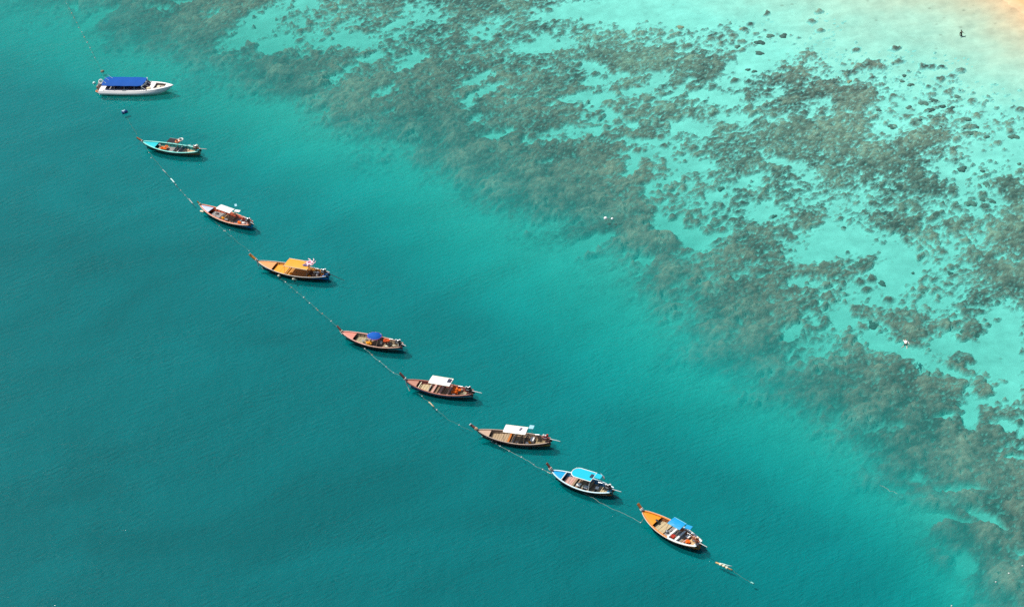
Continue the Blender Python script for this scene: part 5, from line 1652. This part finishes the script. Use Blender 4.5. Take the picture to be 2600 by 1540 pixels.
# ================================================================== single coral heads on the sand
HEADS = [  # photo x, y, half width, half height in photo pixels, label or None for the small ones nothing tells apart
    (1727, 70, 9, 6, "lone coral head on pale sand, leftmost along the upper edge of the reef"), (1955, 92, 10, 7, "left one of a pair of round coral heads at the upper reef edge"), (1989, 92, 12, 6, "right one of a pair of round coral heads at the upper reef edge"),
    (1888, 75, 11, 6, "coral head left of the pair of round heads, with a pale top"), (1928, 136, 12, 6, None), (1929, 109, 14, 7, None), (1872, 119, 8, 5, None), (1824, 178, 9, 5, None), (1899, 178, 7, 4, None), (1915, 182, 7, 4, None),
    (2156, 208, 7, 5, "pale round coral head between the two upper coral patches"), (2296, 193, 6, 4, None), (2290, 207, 7, 4, None), (2312, 216, 9, 5, None), (2308, 274, 10, 5, None), (2231, 280, 7, 5, None),
    (2370, 256, 11, 6, "round coral head at the top of the branching clump on the sand"), (2345, 263, 13, 7, "wide dark coral head left of the top of the branching clump"), (2362, 280, 12, 6, None), (2392, 271, 12, 4, None), (2412, 277, 9, 4, None), (2418, 273, 6, 4, None),
    (2378, 301, 13, 6, None), (2362, 296, 9, 5, None), (2430, 246, 9, 5, "lone dark coral head on bright sand above the branching clump"), (2449, 304, 16, 7, "broad dark coral head on bright sand, right of the branching clump"), (2453, 323, 15, 6, "second broad coral head just under the broad dark one"),
    (2477, 322, 8, 6, None), (2461, 339, 20, 6, "long low coral head under the two broad ones"), (2574, 348, 14, 7, "isolated dark oval coral head near the right edge"), (2504, 348, 8, 5, "small three-lobed coral head left of the isolated oval one"), (2265, 322, 12, 7, None), (2329, 307, 12, 5, None), (2389, 320, 5, 6, None),
    (2443, 430, 15, 7, None), (2505, 468, 10, 8, None), (2497, 505, 12, 8, None), (2464, 517, 15, 9, "dark coral head on blue-green sand in the gap in the reef"), (2588, 417, 6, 4, None), (2520, 512, 8, 6, None), (2495, 435, 6, 4, None),
    (2142, 578, 6, 4, None), (1965, 550, 8, 5, None), (2470, 695, 7, 5, None), (2412, 694, 8, 5, None), (2494, 692, 8, 5, None), (2318, 694, 5, 3, None), (2495, 978, 20, 19, "large round dark coral head in the sand gap at the lower right"),
    (2217, 825, 14, 12, "big rounded coral head on sand left of the snorkeller"), (2464, 845, 24, 12, "broad flat coral head right of the snorkeller"), (2147, 962, 16, 11, "pale yellowish coral head in the lower reef"), (2199, 993, 13, 9, "yellow-brown coral head in the lower reef"),
    (2295, 1030, 15, 10, "pale olive coral head in the lower reef"), (2578, 1453, 34, 26, "largest pale coral head, in the lower right corner"), (1830, 480, 10, 6, None), (1585, 470, 12, 8, None), (2100, 690, 14, 9, None), (2180, 672, 14, 9, None), (2240, 720, 9, 8, None), (2338, 740, 9, 8, None),
    (1850, 868, 14, 9, "pale-topped coral head by the deep edge of the reef"), (1320, 450, 18, 10, "tan coral mound near the outer left edge of the reef"),
]
HM = coral_material(False)
LIGHT = paint("pale_coral", (.46, .42, .27), .95, .6, 3.0)
head_protos = []
for k in range(4):
    rr = random.Random(50 + k)
    n_, m_ = 22, 8
    vs, fs = [(0, 0, .55)], []
    ph = [rr.uniform(0, 6.28) for _ in range(8)]
    for i in range(1, m_ + 1):
        th = i / m_
        for j in range(n_):
            a = 2 * math.pi * j / n_
            w = 1 + .16 * math.sin(2 * a + ph[0]) + .16 * math.sin(3 * a + ph[1]) + .11 * math.sin(5 * a + ph[3]) + .08 * math.sin(9 * a + ph[2]) + rr.uniform(-.08, .08)
            r_ = math.sin(th * math.pi / 2) * w
            z = .55 * math.cos(th * math.pi / 2) ** .8 * (1 + rr.uniform(-.16, .16)) - (.25 if i == m_ else 0)
            vs.append((r_ * math.cos(a), r_ * math.sin(a), z))
    for j in range(n_): fs.append((0, 1 + j, 1 + (j + 1) % n_))
    for i in range(m_ - 1):
        for j in range(n_):
            a, b = 1 + i * n_ + j, 1 + i * n_ + (j + 1) % n_
            fs.append((a, a + n_, b + n_, b))
    me = bpy.data.meshes.new("coral_head")
    me.from_pydata(vs, [], fs)
    me.polygons.foreach_set("use_smooth", [True] * len(me.polygons))
    me.materials.append(HM)
    head_protos.append(me)
USED = set()
MARKS = [(1727, 70, 'the lone leftmost coral head'), (1955, 92, 'the pair of round upper heads'), (2156, 208, 'the pale head between the upper patches'), (2370, 256, 'the head topping the branching clump'),
         (2449, 304, 'the two broad dark heads'), (2574, 348, 'the isolated oval head near the right edge'), (2464, 517, 'the dark head in the reef gap'), (2495, 978, 'the large round dark head'), (2217, 825, 'the rounded head left of the snorkeller'),
         (2300, 871, 'the snorkeller'), (2147, 962, 'the pale yellowish head'), (1546, 555, 'the two white marker buoys'), (2441, 82, 'the wading person'), (2588, 417, 'the head at the right frame edge'), (2050, 680, 'the sand gap in mid reef')]
for i, (px, py, rx0, ry0, lb) in enumerate(HEADS):
    d = 1.5
    for _ in range(4):
        q = at(px, py, -d)
        d = float(bay_depth(np.array([q.x]), np.array([q.y]))[0])
    q = at(px, py, -d)
    s = FPX / (q - Vector((0, 0, CAMH))).dot(FWD)
    o = bpy.data.objects.new("coral_head", head_protos[i % 4])
    COL.objects.link(o)
    o.location = (q.x, q.y, -d)
    h_ = min(.8, .22 + .28 * rx0 / s)
    o.scale = (rx0 / s * .92, ry0 / s / .60 * .92, min(h_, d * .8))
    o.rotation_euler = (0, 0, .5 * math.sin(i))
    pale = lb and ("pale" in lb or "yellow" in lb or "tan" in lb)
    if pale:
        o.data = o.data.copy()
        o.data.materials.clear()
        o.data.materials.append(LIGHT)
    if lb: tag(o, lb, "coral head", "coral heads standing on the sand")
    else:
        # say which landmark head it lies nearest to, and on which side
        best = sorted((math.hypot(px - a[0], (py - a[1]) * 1.5), a) for a in MARKS)
        lab = None
        for dist, a in best[:5]:
            ux, uy = px - a[0], (py - a[1]) * 1.5
            side = ('right of' if ux > 0 else 'left of') if abs(ux) > abs(uy) * 1.2 else ('below' if uy > 0 else 'above')
            for adv in (('just ',) if dist < 45 else ('',) if dist < 120 else ('well ', 'far ')):
                c_ = 'small coral head ' + adv + side + ' ' + a[2]
                if c_ not in USED and lab is None: lab = c_
        lab = lab or 'small dark coral head on pale sand at the edge of the reef'
        USED.add(lab)
        tag(o, lab, "coral head", "small coral heads on pale sand")
